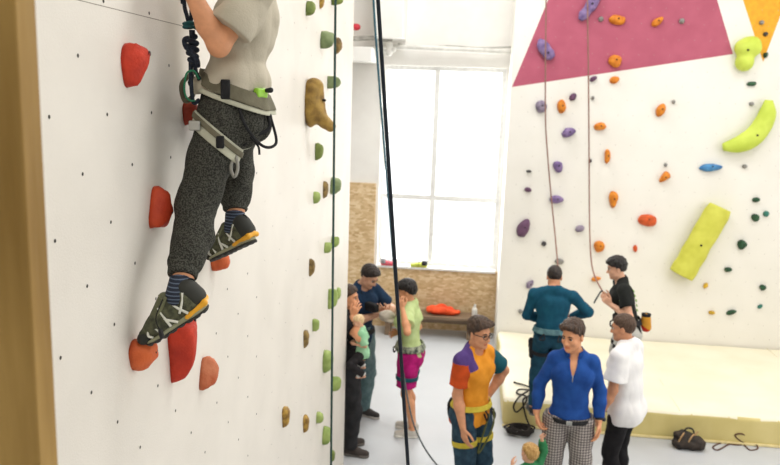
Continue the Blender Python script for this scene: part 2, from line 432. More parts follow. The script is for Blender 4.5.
        if vneck: g.sub(rc(nk+s.Cf @ V(.07, 0, .02)*k, nk+s.Cf @ V(.13, 0, -vneck)*k, .05*k, .006*k), .004)
        return sdf_obj(name, g, mats, s.root, fmat)
    def collar(s, m, h=.03, r=.066, up=.0, name='collar', opening=False, parent=None):
        k = s.k; a = s.neck+s.Cf @ V(.002, 0, up)*k; b = a+s.Cf @ V(.012, 0, h)*k
        g = Grid([rc(a, b, (r+.012)*k)], .0045); g.add(rc(a, b, (r+.006)*k, (r-.001)*k, cap=True, capa=True), 0)
        g.sub(rc(a-s.Cf @ V(0, 0, .02), b+s.Cf @ V(0, 0, .02), r*k, (r-.007)*k), .002)
        if opening: g.sub(rc(a+s.Cf @ V(.08, 0, -.02)*k, b+s.Cf @ V(.08, 0, .02)*k, .028*k, .05*k), .003)
        return sdf_obj(name, g, m, parent or s.root)
    def trousers(s, mats, e=.014, top=.1, hem=1.0, flare=.012, fold=.008, seed=5, fmat=None, name='trousers', short=None, h=None):
        k = s.k; tp = s.torso(e*k)[:4]; g0 = []
        for q in 'LR':
            a, b, w = s.hip[q], s.kn[q], s.an[q]
            if short: g0.append(rc(a, a+(b-a)*short, .095*k+e*k, .072*k+(e+flare)*k, cap=True))
            else:
                cf = s.leg(q)[1].b
                g0 += [rc(a, b, .094*k+e*k, .064*k+e*k), rc(b, b+(w-b)*hem, .064*k+e*k, .042*k+(e+flare)*k, cap=True), rc(b, cf, .058*k+e*k, .06*k+e*k), rc(cf, b+(w-b)*.62, .06*k+e*k, .05*k+e*k)]
        g = Grid(tp+g0, h or s.vx); g.adds(tp, .035*k); g.cut(s.P+s.Pf @ V(0, 0, top)*k, s.Pf[:, 2]); g.adds(g0[:len(g0)//2], .012*k); g.adds(g0[len(g0)//2:], .012*k)
        g.cut(s.P+s.Pf @ V(0, 0, top)*k, s.Pf[:, 2])
        if fold: g.folds(fold*k, .13*k, seed, True, (1, 1, .7))
        return sdf_obj(name, g, mats, s.root, fmat)
    def band(s, m, z, hh, e, name='belt', parent=None, tilt=0, thick=.012, h=None, fmat=None):
        """a belt around the hips, z above the pelvis joint"""
        k = s.k; c = s.P+s.Pf @ V(0, 0, z)*k; n = s.Pf @ unit(V(math.sin(R_(tilt)), 0, math.cos(R_(tilt))))
        tp = s.torso(e*k)[:5]+[el(s.P+s.Pf @ V(0, 0, .02)*k, V(.115, .158*s.wf, .13)*k+e*k, s.Pf)]; g = Grid(tp, h or .005); g.adds(tp, .035*k)
        i = g.d.copy(); g.d = np.abs(g.d)-thick*k*.5; g.cut(c+n*hh*k*.5, n); g.cut(c-n*hh*k*.5, -n)
        return sdf_obj(name, g, m, parent or s.root, fmat)
    def legband(s, m, q, t, hh, e, name='leg_loop', parent=None, tilt=(0, 0, 0), h=None):
        k = s.k; a, b = s.hip[q], s.kn[q]; c = a+(b-a)*t; n = unit(unit(b-a)+V(*tilt)); r = (.094+(.064-.094)*t)*k+e*k
        g = Grid([rc(a, b, (.094+e/k)*k+.02, .08*k)], h or .005); g.add(rc(a, b, .094*k+e*k, .064*k+e*k), 0)
        g.d = np.abs(g.d)-.006*k; g.cut(c+n*hh*.5*k, n); g.cut(c-n*hh*.5*k, -n)
        return sdf_obj(name, g, m, parent or s.root)
    def shoes(s, up, sole, accent=None, h=.005):
        for q in 'LR':
            k = s.k; _, (f, l, u, he, to) = s.footp(q)
            b0 = he-u*.012*k-f*.012*k; b1 = to-u*.0*k+f*.0*k
            upm = [rc(he-f*.004*k, to+f*.01*k, .042*k, .036*k, l, 1.0), rc(s.an[q]-u*.02*k, s.an[q]+f*.075*k-u*.035*k, .045*k, .04*k), rc(to-f*.06*k+u*.006*k, to+f*.018*k, .043*k, .03*k)]
            g = Grid(upm, h); g.adds(upm, .02*k); g.cut(he-u*.018*k, -u); g.cut(s.an[q]+u*.03*k, u)
            o = sdf_obj('shoe', g, up, s.root)
            A = np.stack([f, l, u], 1); c = (he+to)/2-u*.028*k
            sp = [el(he-u*.02*k+f*.005*k, V(.05, .042, .05)*k, A), el(to-u*.02*k-f*.005*k, V(.055, .047, .05)*k, A), rc(he-u*.02*k, to-u*.02*k, .038*k, .044*k)]
            g = Grid(sp, h); g.adds(sp, .02*k); g.cut(he-u*.012*k, u); g.cut(he-u*.039*k, -u)
            sdf_obj('sole', g, sole, o)
            if accent:
                for j in range(4):
                    p = to-f*(.025+.022*j)*k+u*(.03+.007*j)*k
                    tube('lace', [p+l*.022*k, p+u*.012*k, p-l*.022*k], .004*k, accent, o, 5, 4)
# ------------------------------------------------------------------ setting
def osb(name):
    m = bpy.data.materials.new(name); m.use_nodes = True; nt = m.node_tree; N = nt.nodes; L = nt.links; bs = N['Principled BSDF']
    bs.inputs['Roughness'].default_value = .7
    tc = N.new('ShaderNodeTexCoord'); prev = None
    for i, (rz, sc, st) in enumerate(((.5, 12, (1, 1, 2.4)), (-.7, 11, (1, 1, 2.6)), (1.35, 13, (1, 1, 2.2)))):
        mp = N.new('ShaderNodeMapping'); mp.inputs['Rotation'].default_value = (0, rz, 0); mp.inputs['Scale'].default_value = st
        L.new(tc.outputs['Object'], mp.inputs['Vector'])
        vo = N.new('ShaderNodeTexVoronoi'); vo.inputs['Scale'].default_value = sc; L.new(mp.outputs['Vector'], vo.inputs['Vector'])
        sp = N.new('ShaderNodeSeparateColor'); L.new(vo.outputs['Color'], sp.inputs['Color'])
        rp = N.new('ShaderNodeValToRGB'); e = rp.color_ramp.elements
        e[0].color = srgb((196, 162, 116)); e[1].color = srgb((232, 208, 170)); e.new(.5).color = srgb((216, 186, 142))
        L.new(sp.outputs['Red'], rp.inputs['Fac'])
        if prev is None: prev = rp.outputs['Color']
        else:
            mx = N.new('ShaderNodeMix'); mx.data_type = 'RGBA'; gt = N.new('ShaderNodeMath'); gt.operation = 'GREATER_THAN'; gt.inputs[1].default_value = .55
            L.new(sp.outputs['Green'], gt.inputs[0]); L.new(gt.outputs[0], mx.inputs['Factor'])
            L.new(prev, mx.inputs['A']); L.new(rp.outputs['Color'], mx.inputs['B']); prev = mx.outputs['Result']
    L.new(prev, bs.inputs['Base Color']); return m
M_wall = mat('climbing wall paint', (228, 223, 214), .55, (222, 217, 208), 3, .12, 160)
M_farwall = mat('far wall paint', (236, 233, 226), .65, (232, 229, 221), 2, .1, 120)
M_white = mat('white paint', (236, 234, 229), .7, (230, 228, 223), 4)
M_greyw = mat('grey plaster', (240, 238, 233), .8, (234, 231, 226), 3, .1, 30)
M_floor = mat('pale grey floor', (190, 192, 195), .45, (183, 186, 189), 1.2, .03, 30, spec=.3)
M_nut = mat('dark hole', (52, 48, 42), .5); M_seam = mat('seam', (150, 143, 132), .8)
M_pink = mat('pink paint', (180, 90, 112), .6, (172, 83, 105), 5); M_orangep = mat('orange paint', (238, 170, 38), .6)
M_nut2 = mat('steel insert', (176, 171, 162), .5)
def struct(name, bm, mats):
    return tag(bm_obj(name, bm, mats), kind='structure')
def sbox(name, lo, hi, m, bev=0):
    return tag(box(name, lo, hi, m, None, bev), kind='structure')
sbox('floor', (-6, -3, -.1), (7, 12, 0), M_floor)
sbox('ceiling', (-6, -3, 6.8), (7, 12, 6.9), M_white)
sbox('wall_right', (7, -3, 0), (7.2, 12, 6.8), M_white)
sbox('wall_front', (-6, -3.2, 0), (7, -3, 6.8), M_white)
sbox('wall_side', (-6.2, -3, 0), (-6, 12, 6.8), M_white)
def disc(bm, c, ax, r, mi, t=.0006, n=8):
    a = V(0, 1, 0) if ax == 0 else V(1, 0, 0); b_ = V(0, 0, 1); nn = V(1, 0, 0) if ax == 0 else V(0, -1, 0)
    vs = [bm.verts.new(c+nn*t+(a*math.cos(6.2832*k/n)+b_*math.sin(6.2832*k/n))*r) for k in range(n)]
    f = bm.faces.new(vs); f.material_index = mi; f.normal_update()
    if np.array(f.normal) @ nn < 0: f.normal_flip()
# the tall climbing wall with its staggered grid of threaded holes
bm = bmesh.new(); add_box(bm, (WALLX-.16, .9, 0), (WALLX, WALLEND, 6.8), 0)
OY, OZ, SY, SZ = 1.8909, 3.6835, .1592, .166
for i in range(-5, 31):
    for j in range(-18, 23):
        y, z = OY+i*SY, OZ-j*SZ
        if (i+j) % 2 and .95 < y < WALLEND-.08 and .1 < z < 6.7: disc(bm, V(WALLX, y, z), 0, .006 if i < 13 else .0035, 1)
zs = 3.835; add_box(bm, (WALLX-.001, .9, zs-.0012), (WALLX+.0005, 2.86, zs+.0012), 2)
struct('wall_left', bm, [M_wall, M_nut, M_seam])
# far climbing wall with its painted triangles
bm = bmesh.new(); add_box(bm, (.452, RWALL, 0), (7, WINY+.3, 6.8), 0)
def paint(pts, mi):
    vs = [bm.verts.new((x, RWALL-.0012, z)) for x, z in pts]; f = bm.faces.new(vs); f.normal_update(); f.material_index = mi
    if f.normal.y > 0: f.normal_flip()
dx, dz = .4168, 1.1481
paint([(.466, 3.778), (3.299, 4.290), (2.75, 5.66), (1.13, 5.66)], 1)
paint([(3.686, 4.199), (3.86, 4.9), (4.02, 5.66), (3.04, 5.66), (3.349, 4.972)], 2)
for i in range(24):
    for j in range(26):
        x, z = .6+.2*i+(.1 if j % 2 else 0), .45+.2*j
        disc(bm, V(x, RWALL-.002, z), 1, .0045, 3, n=6)
struct('wall_far', bm, [M_farwall, M_pink, M_orangep, M_nut2])
# window wall
wx0, wx1, wz0, wz1 = -1.43, .42, .99, 4.06
bm = bmesh.new()
add_box(bm, (-6, WINY, 0), (wx0, WINY+.3, 6.8), 0); add_box(bm, (wx1, WINY, 0), (.452, WINY+.3, 6.8), 0)
add_box(bm, (wx0, WINY, 0), (wx1, WINY+.3, wz0), 0); add_box(bm, (wx0, WINY, wz1), (wx1, WINY+.3, 6.8), 0)
struct('wall_back', bm, M_greyw)
M_osb = osb('strand board')
sbox('trim_1', (-1.47, WINY-.025, 0), (.452, WINY, wz0-.01), M_osb)
sbox('trim_2', (-6, WINY-.03, 0), (-1.475, WINY, 2.27), M_osb)
win = tag(empty('window_1', (wx0, WINY, wz0)), kind='structure')
bm = bmesh.new(); y0, y1 = WINY+.14, WINY+.2; rx = lambda x: x-wx0; ry = y0-WINY; rz = lambda z: z-wz0
M_frame = mat('white window frame', (240, 240, 238), .4)
def fb(x0, x1, z0, z1, d0=0, d1=.06): add_box(bm, (rx(x0), ry+d0, rz(z0)), (rx(x1), ry+d1, rz(z1)), 0, .004)
fb(wx0, wx0+.06, wz0, wz1); fb(wx1-.06, wx1, wz0, wz1); fb(wx0, wx1, wz1-.06, wz1, .004, .055); fb(wx0, wx1, wz0, wz0+.07, -.004, .065)
fb(-.645, -.565, wz0+.01, wz1-.01, -.02, .03); fb(wx0+.01, wx1-.01, 3.03, 3.055, .012, .05); fb(wx0+.01, wx1-.01, 2.03, 2.11, -.012, .04)
bm_obj('window_frame', bm, M_frame, win)
mg = bpy.data.materials.new('window glass'); mg.use_nodes = True; nt = mg.node_tree; nt.nodes.clear()
o_ = nt.nodes.new('ShaderNodeOutputMaterial'); t_ = nt.nodes.new('ShaderNodeBsdfTransparent'); g_ = nt.nodes.new('ShaderNodeBsdfGlossy'); x_ = nt.nodes.new('ShaderNodeMixShader')
g_.inputs['Roughness'].default_value = .02; x_.inputs[0].default_value = .06; t_.inputs[0].default_value = (.97, .98, .98, 1)
nt.links.new(t_.outputs[0], x_.inputs[1]); nt.links.new(g_.outputs[0], x_.inputs[2]); nt.links.new(x_.outputs[0], o_.inputs[0])
box('window_pane', (rx(wx0), ry+.026, 0), (rx(wx1), ry+.034, rz(wz1)), mg, win)
box('window_sill', (rx(wx0)-.02, -.06, -.03), (rx(wx1), ry, .006), mat('sill white', (242, 241, 238), .4), win, .006)
# pipes and the boxed duct over the window
def thing(o, label, cat, group=None): return tag(o, label, cat, group)
M_pipe = mat('grey pipe', (190, 188, 182), .5, (150, 148, 142), 14)
thing(tube('heating_pipe', [W(352, 50, 11.3), W(392, 47, 11.3), W(450, 49, 11.3), W(512, 52, 11.3)], .036, mat('white pipe', (226, 224, 218), .5, (205, 203, 197), 8), sm=6), 'white horizontal pipe running along the wall just above the big window', 'pipe')
thing(tube('cable', [W(398, 44, 11.36), W(420, 47, 11.36), W(450, 46, 11.36), W(480, 48, 11.36), W(512, 47, 11.36)], .013, M_pipe, sm=6), 'thin sagging grey cable strung above the pipe over the window', 'cable')
thing(tube('conduit', [W(346, 39, 11.3), W(378, 38, 11.3), W(392, 41, 11.3)], .035, M_pipe, sm=4), 'short grey conduit between the climbing wall edge and the white duct', 'pipe')
a = W(376, 45, 11.2); c = W(404, 45, 11.2)
sbox('trim_3', (a[0], 10.95, 4.42), (c[0], WINY, 6.8), M_white, .01)
sbox('trim_4', (-4, 10.9, 4.08), (a[0]-.02, WINY, 4.28), M_white, .01)
p = W(356, 27, 11.2)
thing(solid('alarm_bell', [el(p, (.07, .05, .05)), rc(p, p+V(0, .24, 0), .02)], .012, mat('alarm red', (206, 50, 66), .4)), 'small red alarm bell high up beside the white duct', 'alarm bell')
p = W(389, 53, 11.2)
thing(solid('pipe_valve', [rc(p, p+V(0, 0, .12), .05), rc(p+V(-.07, 0, .05), p+V(.07, 0, .05), .035), rc(p+V(0, .0, .05), p+V(0, .1, .05), .03)], .012, mat('valve white', (228, 226, 220), .5)), 'white pipe fitting at the top corner of the window', 'valve')
# timber post close to the camera
a = on(28, 230, 1, 1.0)
M_wood = mat('varnished timber', (182, 148, 84), .6, (134, 102, 44), 9, .25, 30, stretch=(1, 1, .12))
post = tag(box('timber_post', (a[0]-.14, 1.0, 0), (a[0], 1.048, 6.8), M_wood, None, .004), 'rough timber post standing close by the near edge of the climbing wall', 'post')

# ------------------------------------------------------------------ mat, bench and small props
M_mtop = mat('mat top cream', (240, 234, 212), .55, (234, 227, 202), 2.2, .12, 6)  # upper face of the mat coloured cream, paler than its yellow sides
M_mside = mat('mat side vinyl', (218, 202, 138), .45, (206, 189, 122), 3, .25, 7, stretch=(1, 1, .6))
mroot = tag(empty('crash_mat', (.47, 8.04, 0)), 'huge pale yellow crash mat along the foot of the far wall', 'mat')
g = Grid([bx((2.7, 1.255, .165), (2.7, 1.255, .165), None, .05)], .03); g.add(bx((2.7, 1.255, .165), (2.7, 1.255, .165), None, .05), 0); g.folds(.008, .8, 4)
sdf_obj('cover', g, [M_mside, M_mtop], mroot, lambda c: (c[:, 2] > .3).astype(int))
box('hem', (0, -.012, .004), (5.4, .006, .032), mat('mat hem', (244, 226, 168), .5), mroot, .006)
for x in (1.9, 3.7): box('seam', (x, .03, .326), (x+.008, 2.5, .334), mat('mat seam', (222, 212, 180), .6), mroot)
M_bench = mat('brown bench wood', (134, 112, 90), .5, (112, 92, 72), 12, .1, 30, stretch=(.2, 1, 1))
bx0 = W(381, 318, 11.0)[0]; bx1 = W(478, 318, 11.0)[0]
bench = tag(empty('bench', (bx0, 11.0, 0)), 'low brown wooden bench under the window', 'bench')
L_ = bx1-bx0
box('seat', (0, 0, .30), (L_, .36, .345), M_bench, bench, .006)
for x in (.06, L_-.16):
    box('leg', (x, .03, 0), (x+.08, .33, .30), M_bench, bench, .004)
box('rail', (.14, .16, .2), (L_-.16, .2, .27), M_bench, bench, .003)
c = on(441, 314, 2, .36); M_or = mat('orange fleece', (240, 92, 46), .8, (214, 66, 28), 12, .2, 60)
thing(solid('jacket', [el(c+V(0, .06, .045), (.22, .11, .06)), el(c+V(.12, .06, .03), (.16, .09, .04)), el(c+V(-.12, .05, .05), (.1, .09, .055)), el(c+V(0, .1, .08), (.1, .06, .04))], .008, M_or, fold=(.012, .1, 3)), 'crumpled orange jacket lying on the brown bench', 'jacket')
c = W(474, 322, 11.15); c[2] = .345
bo = thing(solid('bottle', [rc(c+V(0, 0, .01), c+V(0, 0, .1), .042), rc(c+V(0, 0, .1), c+V(0, 0, .15), .04, .022)], .006, mat('white plastic', (236, 234, 228), .35)), 'white plastic bottle at the end of the brown bench', 'bottle')
solid('cap', [rc(c+V(0, 0, .155), c+V(0, 0, .175), .02)], .004, mat('bottle cap', (220, 218, 212), .4), bo)
def sill_shoe(c, s, m1, m2, label):
    g = [el(c+V(.02*s, 0, .035), (.11, .045, .035)), el(c+V(.08*s, 0, .05), (.05, .045, .055)), rc(c+V(-.1*s, 0, .02), c+V(.1*s, 0, .02), .032)]
    r = thing(solid('climbing_shoe', g, .006, [m1, m2], fmat=lambda q: (((q[:, 0]-c[0])*s > .045) & (q[:, 2] > c[2]+.03)).astype(int)), label, 'shoe')
    solid('heel_tab', [rc(c+V(.12*s, 0, .06), c+V(.125*s, 0, .1), .012, .008)], .004, m2, r)
    tube('strap', [c+V(.0, -.045, .03), c+V(.0, 0, .075), c+V(.0, .045, .03)], .009, m2, r, 6, 5)
M_blk = mat('black rubber', (34, 34, 36), .6)
c = on(419, 261, 1, 11.46); c[2] = wz0+.01
sill_shoe(c, 1, mat('lime suede', (206, 216, 92), .7), M_blk, 'lime and black climbing shoe on the window sill')
c = on(389, 259, 1, 11.46); c[2] = wz0+.01
sill_shoe(c, -1, mat('pink suede', (226, 96, 112), .7), mat('grey suede', (150, 150, 154), .7), 'pink and grey climbing shoe on the window sill behind the ropes')
# gear bag and loose ropes on the floor
c = on(686, 445, 2, 0)+V(0, -.06, .0)
bag = thing(solid('gear_bag', [el(c+V(0, 0, .07), (.15, .1, .08)), el(c+V(-.05, .02, .11), (.1, .08, .06)), el(c+V(.08, -.02, .06), (.09, .08, .06)), el(c+V(-.1, -.02, .05), (.07, .07, .05))], .007, mat('dark canvas', (62, 52, 44), .8, (30, 27, 26), 16, .3, 60), fold=(.012, .09, 2)), 'dark crumpled gear bag on the floor against the mat', 'bag')
M_tan = mat('tan webbing', (176, 140, 96), .7)
for d in ((-.09, -.07), (.0, -.09), (.06, -.02)):
    tube('strap', [c+V(d[0]-.03, d[1], .08), c+V(d[0], d[1]+.01, .15), c+V(d[0]+.04, d[1]+.06, .17)], .009, M_tan, bag, 6, 6, V(0, 1, 0), .5)
tube('handle', [c+V(-.06, .02, .15), c+V(-.02, .02, .21), c+V(.04, .02, .2), c+V(.06, .01, .14)], .01, M_blk, bag, 6, 6)
M_brope = mat('brown rope', (98, 66, 48), .8, (76, 50, 38), 60)
fl = lambda x, y, z=.006: on(x, y, 2, z)
thing(tube('floor_rope', [fl(790, 444), fl(766, 443), fl(748, 444.5), fl(735, 436, .1), fl(742, 434, .13), fl(752, 440, .05), fl(758, 448), fl(750, 450), fl(742, 444), fl(730, 444), fl(718, 450), fl(713, 447), fl(722, 443), fl(738, 445), fl(760, 442), fl(785, 446)], .008, M_brope, sm=8), 'thin brown rope looped on the floor along the mat edge', 'rope')
rng = random.Random(5); P = []
for i in range(46):
    a = i*1.25; rr = .12+.07*math.sin(i*.9); cx_, cy_ = .66+.05*math.sin(i*.37), 7.87
    P.append(V(cx_+rr*math.cos(a), cy_+.1*math.sin(a), .012+.0016*i+.012*rng.random()))
P += [V(.72, 8.0, .16), V(.68, 8.02, .33), V(.74, 8.1, .352), V(.8, 8.25, .355), V(.66, 8.28, .358), V(.62, 8.16, .355), V(.72, 8.07, .36), V(.7, 8.0, .3), V(.62, 8.0, .2), V(.58, 7.99, .27), V(.64, 8.03, .37), V(.78, 8.35, .357), V(.6, 8.5, .355)]
thing(tube('coiled_rope', P, .010, mat('black rope', (46, 40, 36), .8, (30, 27, 25), 60), sm=6), 'black rope coiled on the floor and looped over the mat edge', 'rope')
# ------------------------------------------------------------------ climbing holds
def dome(name, outline, prot, mats, origin, U, Vv, Nn, peak=(0, 0), box_=.55, rough=.05, seed=0, n=9, m=26, parent=None):
    """hold standing on a wall: closed outline in metres, bulging out by prot along Nn"""
    O = np.array(outline, float); k = len(O); tt = np.linspace(0, k, m, endpoint=False); ring = []
    for t in tt:
        i = int(t); f = t-i; p0, p1, p2, p3 = O[(i-1) % k], O[i % k], O[(i+1) % k], O[(i+2) % k]
        ring.append(.5*((2*p1)+(p2-p0)*f+(2*p0-5*p1+4*p2-p3)*f*f+(3*p1-p0-3*p2+p3)*f**3))
    ring = np.array(ring); cen = ring.mean(0); size = np.ptp(ring, 0).mean(); vs = []; pk = np.array(peak)*size
    for a in range(n):
        t = a/n; s = math.cos(t*math.pi/2)**box_; hh = prot*math.sin(t*math.pi/2)**.8
        for q in ring:
            p = cen+(q-cen)*s+pk*t; w = mnoise.noise(Vector((p[0]*9/size*.3+seed, p[1]*9/size*.3, hh*9/size*.3)))
            w2 = mnoise.noise(Vector((p[0]/size*6+seed*3, p[1]/size*6, hh/size*6)))
            e = 1+rough*(1.6*w+.7*w2)*(1 if a else .3)
            p = cen+(p-cen)*e; vs.append(origin+U*p[0]+Vv*p[1]+Nn*(hh*(1+rough*w)))
    vs.append(origin+U*(cen+pk)[0]+Vv*(cen+pk)[1]+Nn*prot); F = []
    for a in range(n-1):
        for b_ in range(m): F.append((a*m+b_, a*m+(b_+1) % m, (a+1)*m+(b_+1) % m, (a+1)*m+b_))
    for b_ in range(m): F.append(((n-1)*m+b_, (n-1)*m+(b_+1) % m, n*m))
    F.append(tuple(reversed(range(m))))
    me = bpy.data.meshes.new(name); me.from_pydata([tuple(v) for v in vs], [], F); me.update()
    bm = bmesh.new(); bm.from_mesh(me); bmesh.ops.recalc_face_normals(bm, faces=bm.faces); bm.to_mesh(me); bm.free()
    o = link(name, me, mats, parent); o['pk'] = 0; del o['pk']
    return o, origin+U*(cen+pk)[0]+Vv*(cen+pk)[1]+Nn*prot
SH = dict(
    blob=[(-.9, .3), (-.4, .95), (.4, .9), (.95, .3), (.8, -.5), (.2, -.95), (-.5, -.8)],
    tear=[(-.75, .35), (-.4, .9), (.25, 1), (.85, .6), (.9, .1), (.45, -.75), (.1, -1), (-.35, -.85), (-.6, -.3)],
    tall=[(-.2, .9), (.4, 1), (.8, .5), (.7, -.2), (.2, -.8), (-.5, -1), (-.8, -.7), (-.6, .1)],
    wedge=[(-.5, 1), (.5, 1), (.9, .75), (.6, -.1), (.35, -.85), (0, -1), (-.35, -.9), (-.55, -.1), (-.8, .6)],
    half=[(-.6, .8), (0, 1), (.7, .6), (.9, 0), (.7, -.6), (0, -1), (-.6, -.8)],
    leaf=[(-.9, -.5), (-.6, .5), (.2, .95), (.9, .8), (.8, .1), (.3, -.6), (-.4, -.95)],
    spike=[(-.7, 1), (.7, 1), (.7, .5), (.4, -.5), (.1, -1), (-.3, -.95), (-.6, -.2)],
    ell=[(1, 0), (.71, .71), (0, 1), (-.71, .71), (-1, 0), (-.71, -.71), (0, -1), (.71, -.71)])
def plastic(name, c, c2=None, sc=14): return mat(name, c, .55, c2 or tuple(int(x*.84) for x in c), sc, .3, 120, spec=.35)
M_bolt = mat('dark bolt', (38, 32, 30), .4, metal=.4)
def wallhold(x0, x1, y0, y1, m, label, shape='blob', ef=.42, group=None, bolt=False, peak=(.15, 0), rough=.06, box_=.5, pmax=.3, cat='climbing hold', seed=0, pmin=.02):
    yc = (y0+y1)/2; near = on(x0, yc, 0, WALLX); hm = on(x0, y0, 0, WALLX)[2]-on(x0, y1, 0, WALLX)[2]
    e = ef*hm; Yc = near[1]+e; zc = near[2]
    p = float(np.clip(on(x1, yc, 1, Yc+.25*e)[0]-WALLX, pmin, pmax))
    out = [(a*e, b_*hm*.5) for a, b_ in SH[shape]]
    root, pk = dome('climbing_hold', out, p, m, V(WALLX, Yc, zc), V(0, 1, 0), V(0, 0, 1), V(1, 0, 0), peak, box_, rough, seed or x0)
    thing(root, label, cat, group)
    if bolt:
        q = pk; me = tube_mesh('bolt', [q+V(-.02, 0, 0), q+V(-.0005, -.001, 0)], .0085, 10); link('bolt', me, M_bolt, root)
    return root
OR, RD = plastic('worn red resin', (206, 62, 38), (176, 46, 28)), plastic('worn orange resin', (214, 104, 54), (186, 78, 38))
RO = plastic('red orange resin', (206, 78, 42), (180, 58, 30)); DR = plastic('dull red resin', (168, 62, 40))
BR2 = plastic('chalky orange resin', (204, 128, 92), (176, 88, 52))
GR = 'orange and red holds around the climber'
wallhold(119, 148, 43, 88, OR, 'bright red teardrop hold alone above the red orange hold', 'tear', .36, GR, True, (.25, .38), .12, .95, .1)
wallhold(182, 199, 101, 126, DR, 'dull red hold behind the climbing rope at the hips of the climber', 'blob', .36, GR, True, pmax=.06)
wallhold(147, 171, 189, 231, RO, 'tall red orange hold level with the knee of the climber', 'tall', .36, GR, True, (.25, -.1), .14, .9, .09)
wallhold(210, 229, 254, 273, RD, 'small orange hold under the raised far foot of the climber', 'blob', .5, GR, True, pmax=.07)
wallhold(128, 156, 343, 375, RD, 'squat orange hold under the toe of the near foot', 'blob', .42, GR, True, (.2, .08), .12, .7, .085)
c = on(171, 352, 0, WALLX); ob, pk = dome('climbing_hold', [(a*.05, b_*.115) for a, b_ in SH['wedge']], .09, OR, c+V(0, .01, -.01), V(0, 1, 0), V(0, 0, 1), V(1, 0, 0), (.05, .3), .5, .05, 31)
thing(ob, 'long red wedge hold pointing down behind the near shoe', 'climbing hold', GR)
solid('upper_lobe', [el(c+V(.035, .06, .12), (.04, .04, .055)), el(c+V(.04, .035, .085), (.045, .045, .045))], .006, OR, ob, fold=(.004, .05, 3))
q = c+V(.075, .05, .12); link('bolt', tube_mesh('bolt', [q-V(.02, 0, 0), q+V(.006, 0, 0)], .0085, 10), M_bolt, ob)
wallhold(198, 217, 363, 393, BR2, 'chalky orange hold low on the wall beside the red wedge', 'tall', .4, GR, True, (.2, .05), .14, .75, .08)
G1, G2, G3 = plastic('olive green resin', (128, 142, 74), (92, 108, 52)), plastic('light green resin', (160, 178, 104), (126, 148, 76)), plastic('sage green resin', (138, 152, 110), (104, 120, 80))
B1, B2 = plastic('brown streaked resin', (150, 124, 70), (96, 76, 44), 30), plastic('ochre streaked resin', (186, 150, 66), (120, 88, 40), 30)
GG = 'green and brown holds by the far edge of the climbing wall'
T = [(305.5, 315.5, 0, 16, G1, 'olive green hold at the very top of the green line', 'leaf'),
     (320, 335, 30, 49, G3, 'large sage green hold high on the wall behind the green rope', 'leaf'),
     (334.5, 342, 37, 54, B1, 'brownish hold tucked against the large sage green hold', 'blob'),
     (331, 343, -6, 5, G1, 'topmost olive hold behind the dark green rope', 'blob'),
     (327, 341, 76, 88.5, G3, 'square sage green hold above the brown boot shaped hold', 'half'),
     (314.5, 323.5, 144, 160, G1, 'half round olive hold below the brown boot shaped hold', 'half'),
     (330, 341.5, 178, 195, G3, 'fan shaped sage hold behind the green rope level with the strand board top', 'leaf'),
     (322.5, 328.5, 182, 199, B1, 'slim brown hold between two green holds', 'half'),
     (313, 320.5, 192, 204, G2, 'small bright green hold left of the slim brown hold', 'blob'),
     (331, 339.5, 237, 248, G2, 'upper one of the pair of light green holds in the wall middle', 'blob'),
     (324, 332, 243, 254, G2, 'lower one of the pair of light green holds in the wall middle', 'leaf'),
     (308.5, 315, 260, 277, B1, 'narrow brown hold alone between the pairs of green holds', 'half'),
     (327.5, 338, 291, 310, G2, 'round light green hold with a leaf shaped hold on its shoulder', 'half'),
     (336, 341, 289, 301, G2, 'leaf shaped hold on the shoulder of the round green hold', 'leaf'),
     (312, 319.5, 321, 332, G2, 'small green hold above a brown spike', 'spike'),
     (303, 309, 333, 349.5, B1, 'brown spike shaped hold under a small green hold', 'spike'),
     (322.5, 333.5, 353, 375, G2, 'long oval light green hold behind the green rope', 'ell'),
     (331, 341, 379, 393, G2, 'heart shaped light green hold low by the wall edge', 'leaf'),
     (281.5, 290, 411, 430, B2, 'streaked yellow brown spike farthest from the wall edge', 'spike'),
     (302.5, 309, 419, 434.5, B2, 'dark streaked spike beside the small low green hold', 'spike'),
     (316, 323.5, 414, 425, G2, 'small oval green hold beside the dark streaked spike', 'ell'),
     (322, 332, 430, 446.5, G2, 'pointed green hold low on the wall behind the green rope', 'leaf'),
     (330.5, 335, 453, 463, G1, 'tiny dark green hold at the lowest visible end of the line', 'spike'),
     (319, 322.5, -6, 8, B2, 'sliver of a yellow hold at the top beside the olive holds', 'spike')]
for i, (x0, x1, y0, y1, m, lab, sh) in enumerate(T):
    wallhold(x0, x1, y0, y1, m, lab, sh, .34, GG, False, (.05, .08), .08, .66, .2, seed=i+3.3, pmin=.03)
# boot shaped hold
Y0 = on(305, 105, 0, WALLX)[1]+.06; z = lambda y: on(315, y, 1, Y0)[2]; X = lambda x: max(on(x, 100, 1, Y0)[0], WALLX)
BT = plastic('ochre brown resin', (164, 132, 62), (120, 92, 44), 18)
boot = thing(solid('climbing_hold', [rc((WALLX+.045, Y0, z(88)), (WALLX+.05, Y0, z(112)), .062, .066), rc((WALLX+.05, Y0, z(112)), (X(331), Y0, z(126)), .06, .032), el((WALLX+.03, Y0, z(105)), (.05, .07, .15))], .008, BT, k=.03, fold=(.006, .07, 6)), 'large ochre hold shaped like a boot standing out of the wall', 'climbing hold', GG)
solid('bolt', [rc((WALLX+.11, Y0-.015, z(100)), (WALLX+.125, Y0-.025, z(100)), .009)], .004, M_bolt, boot)
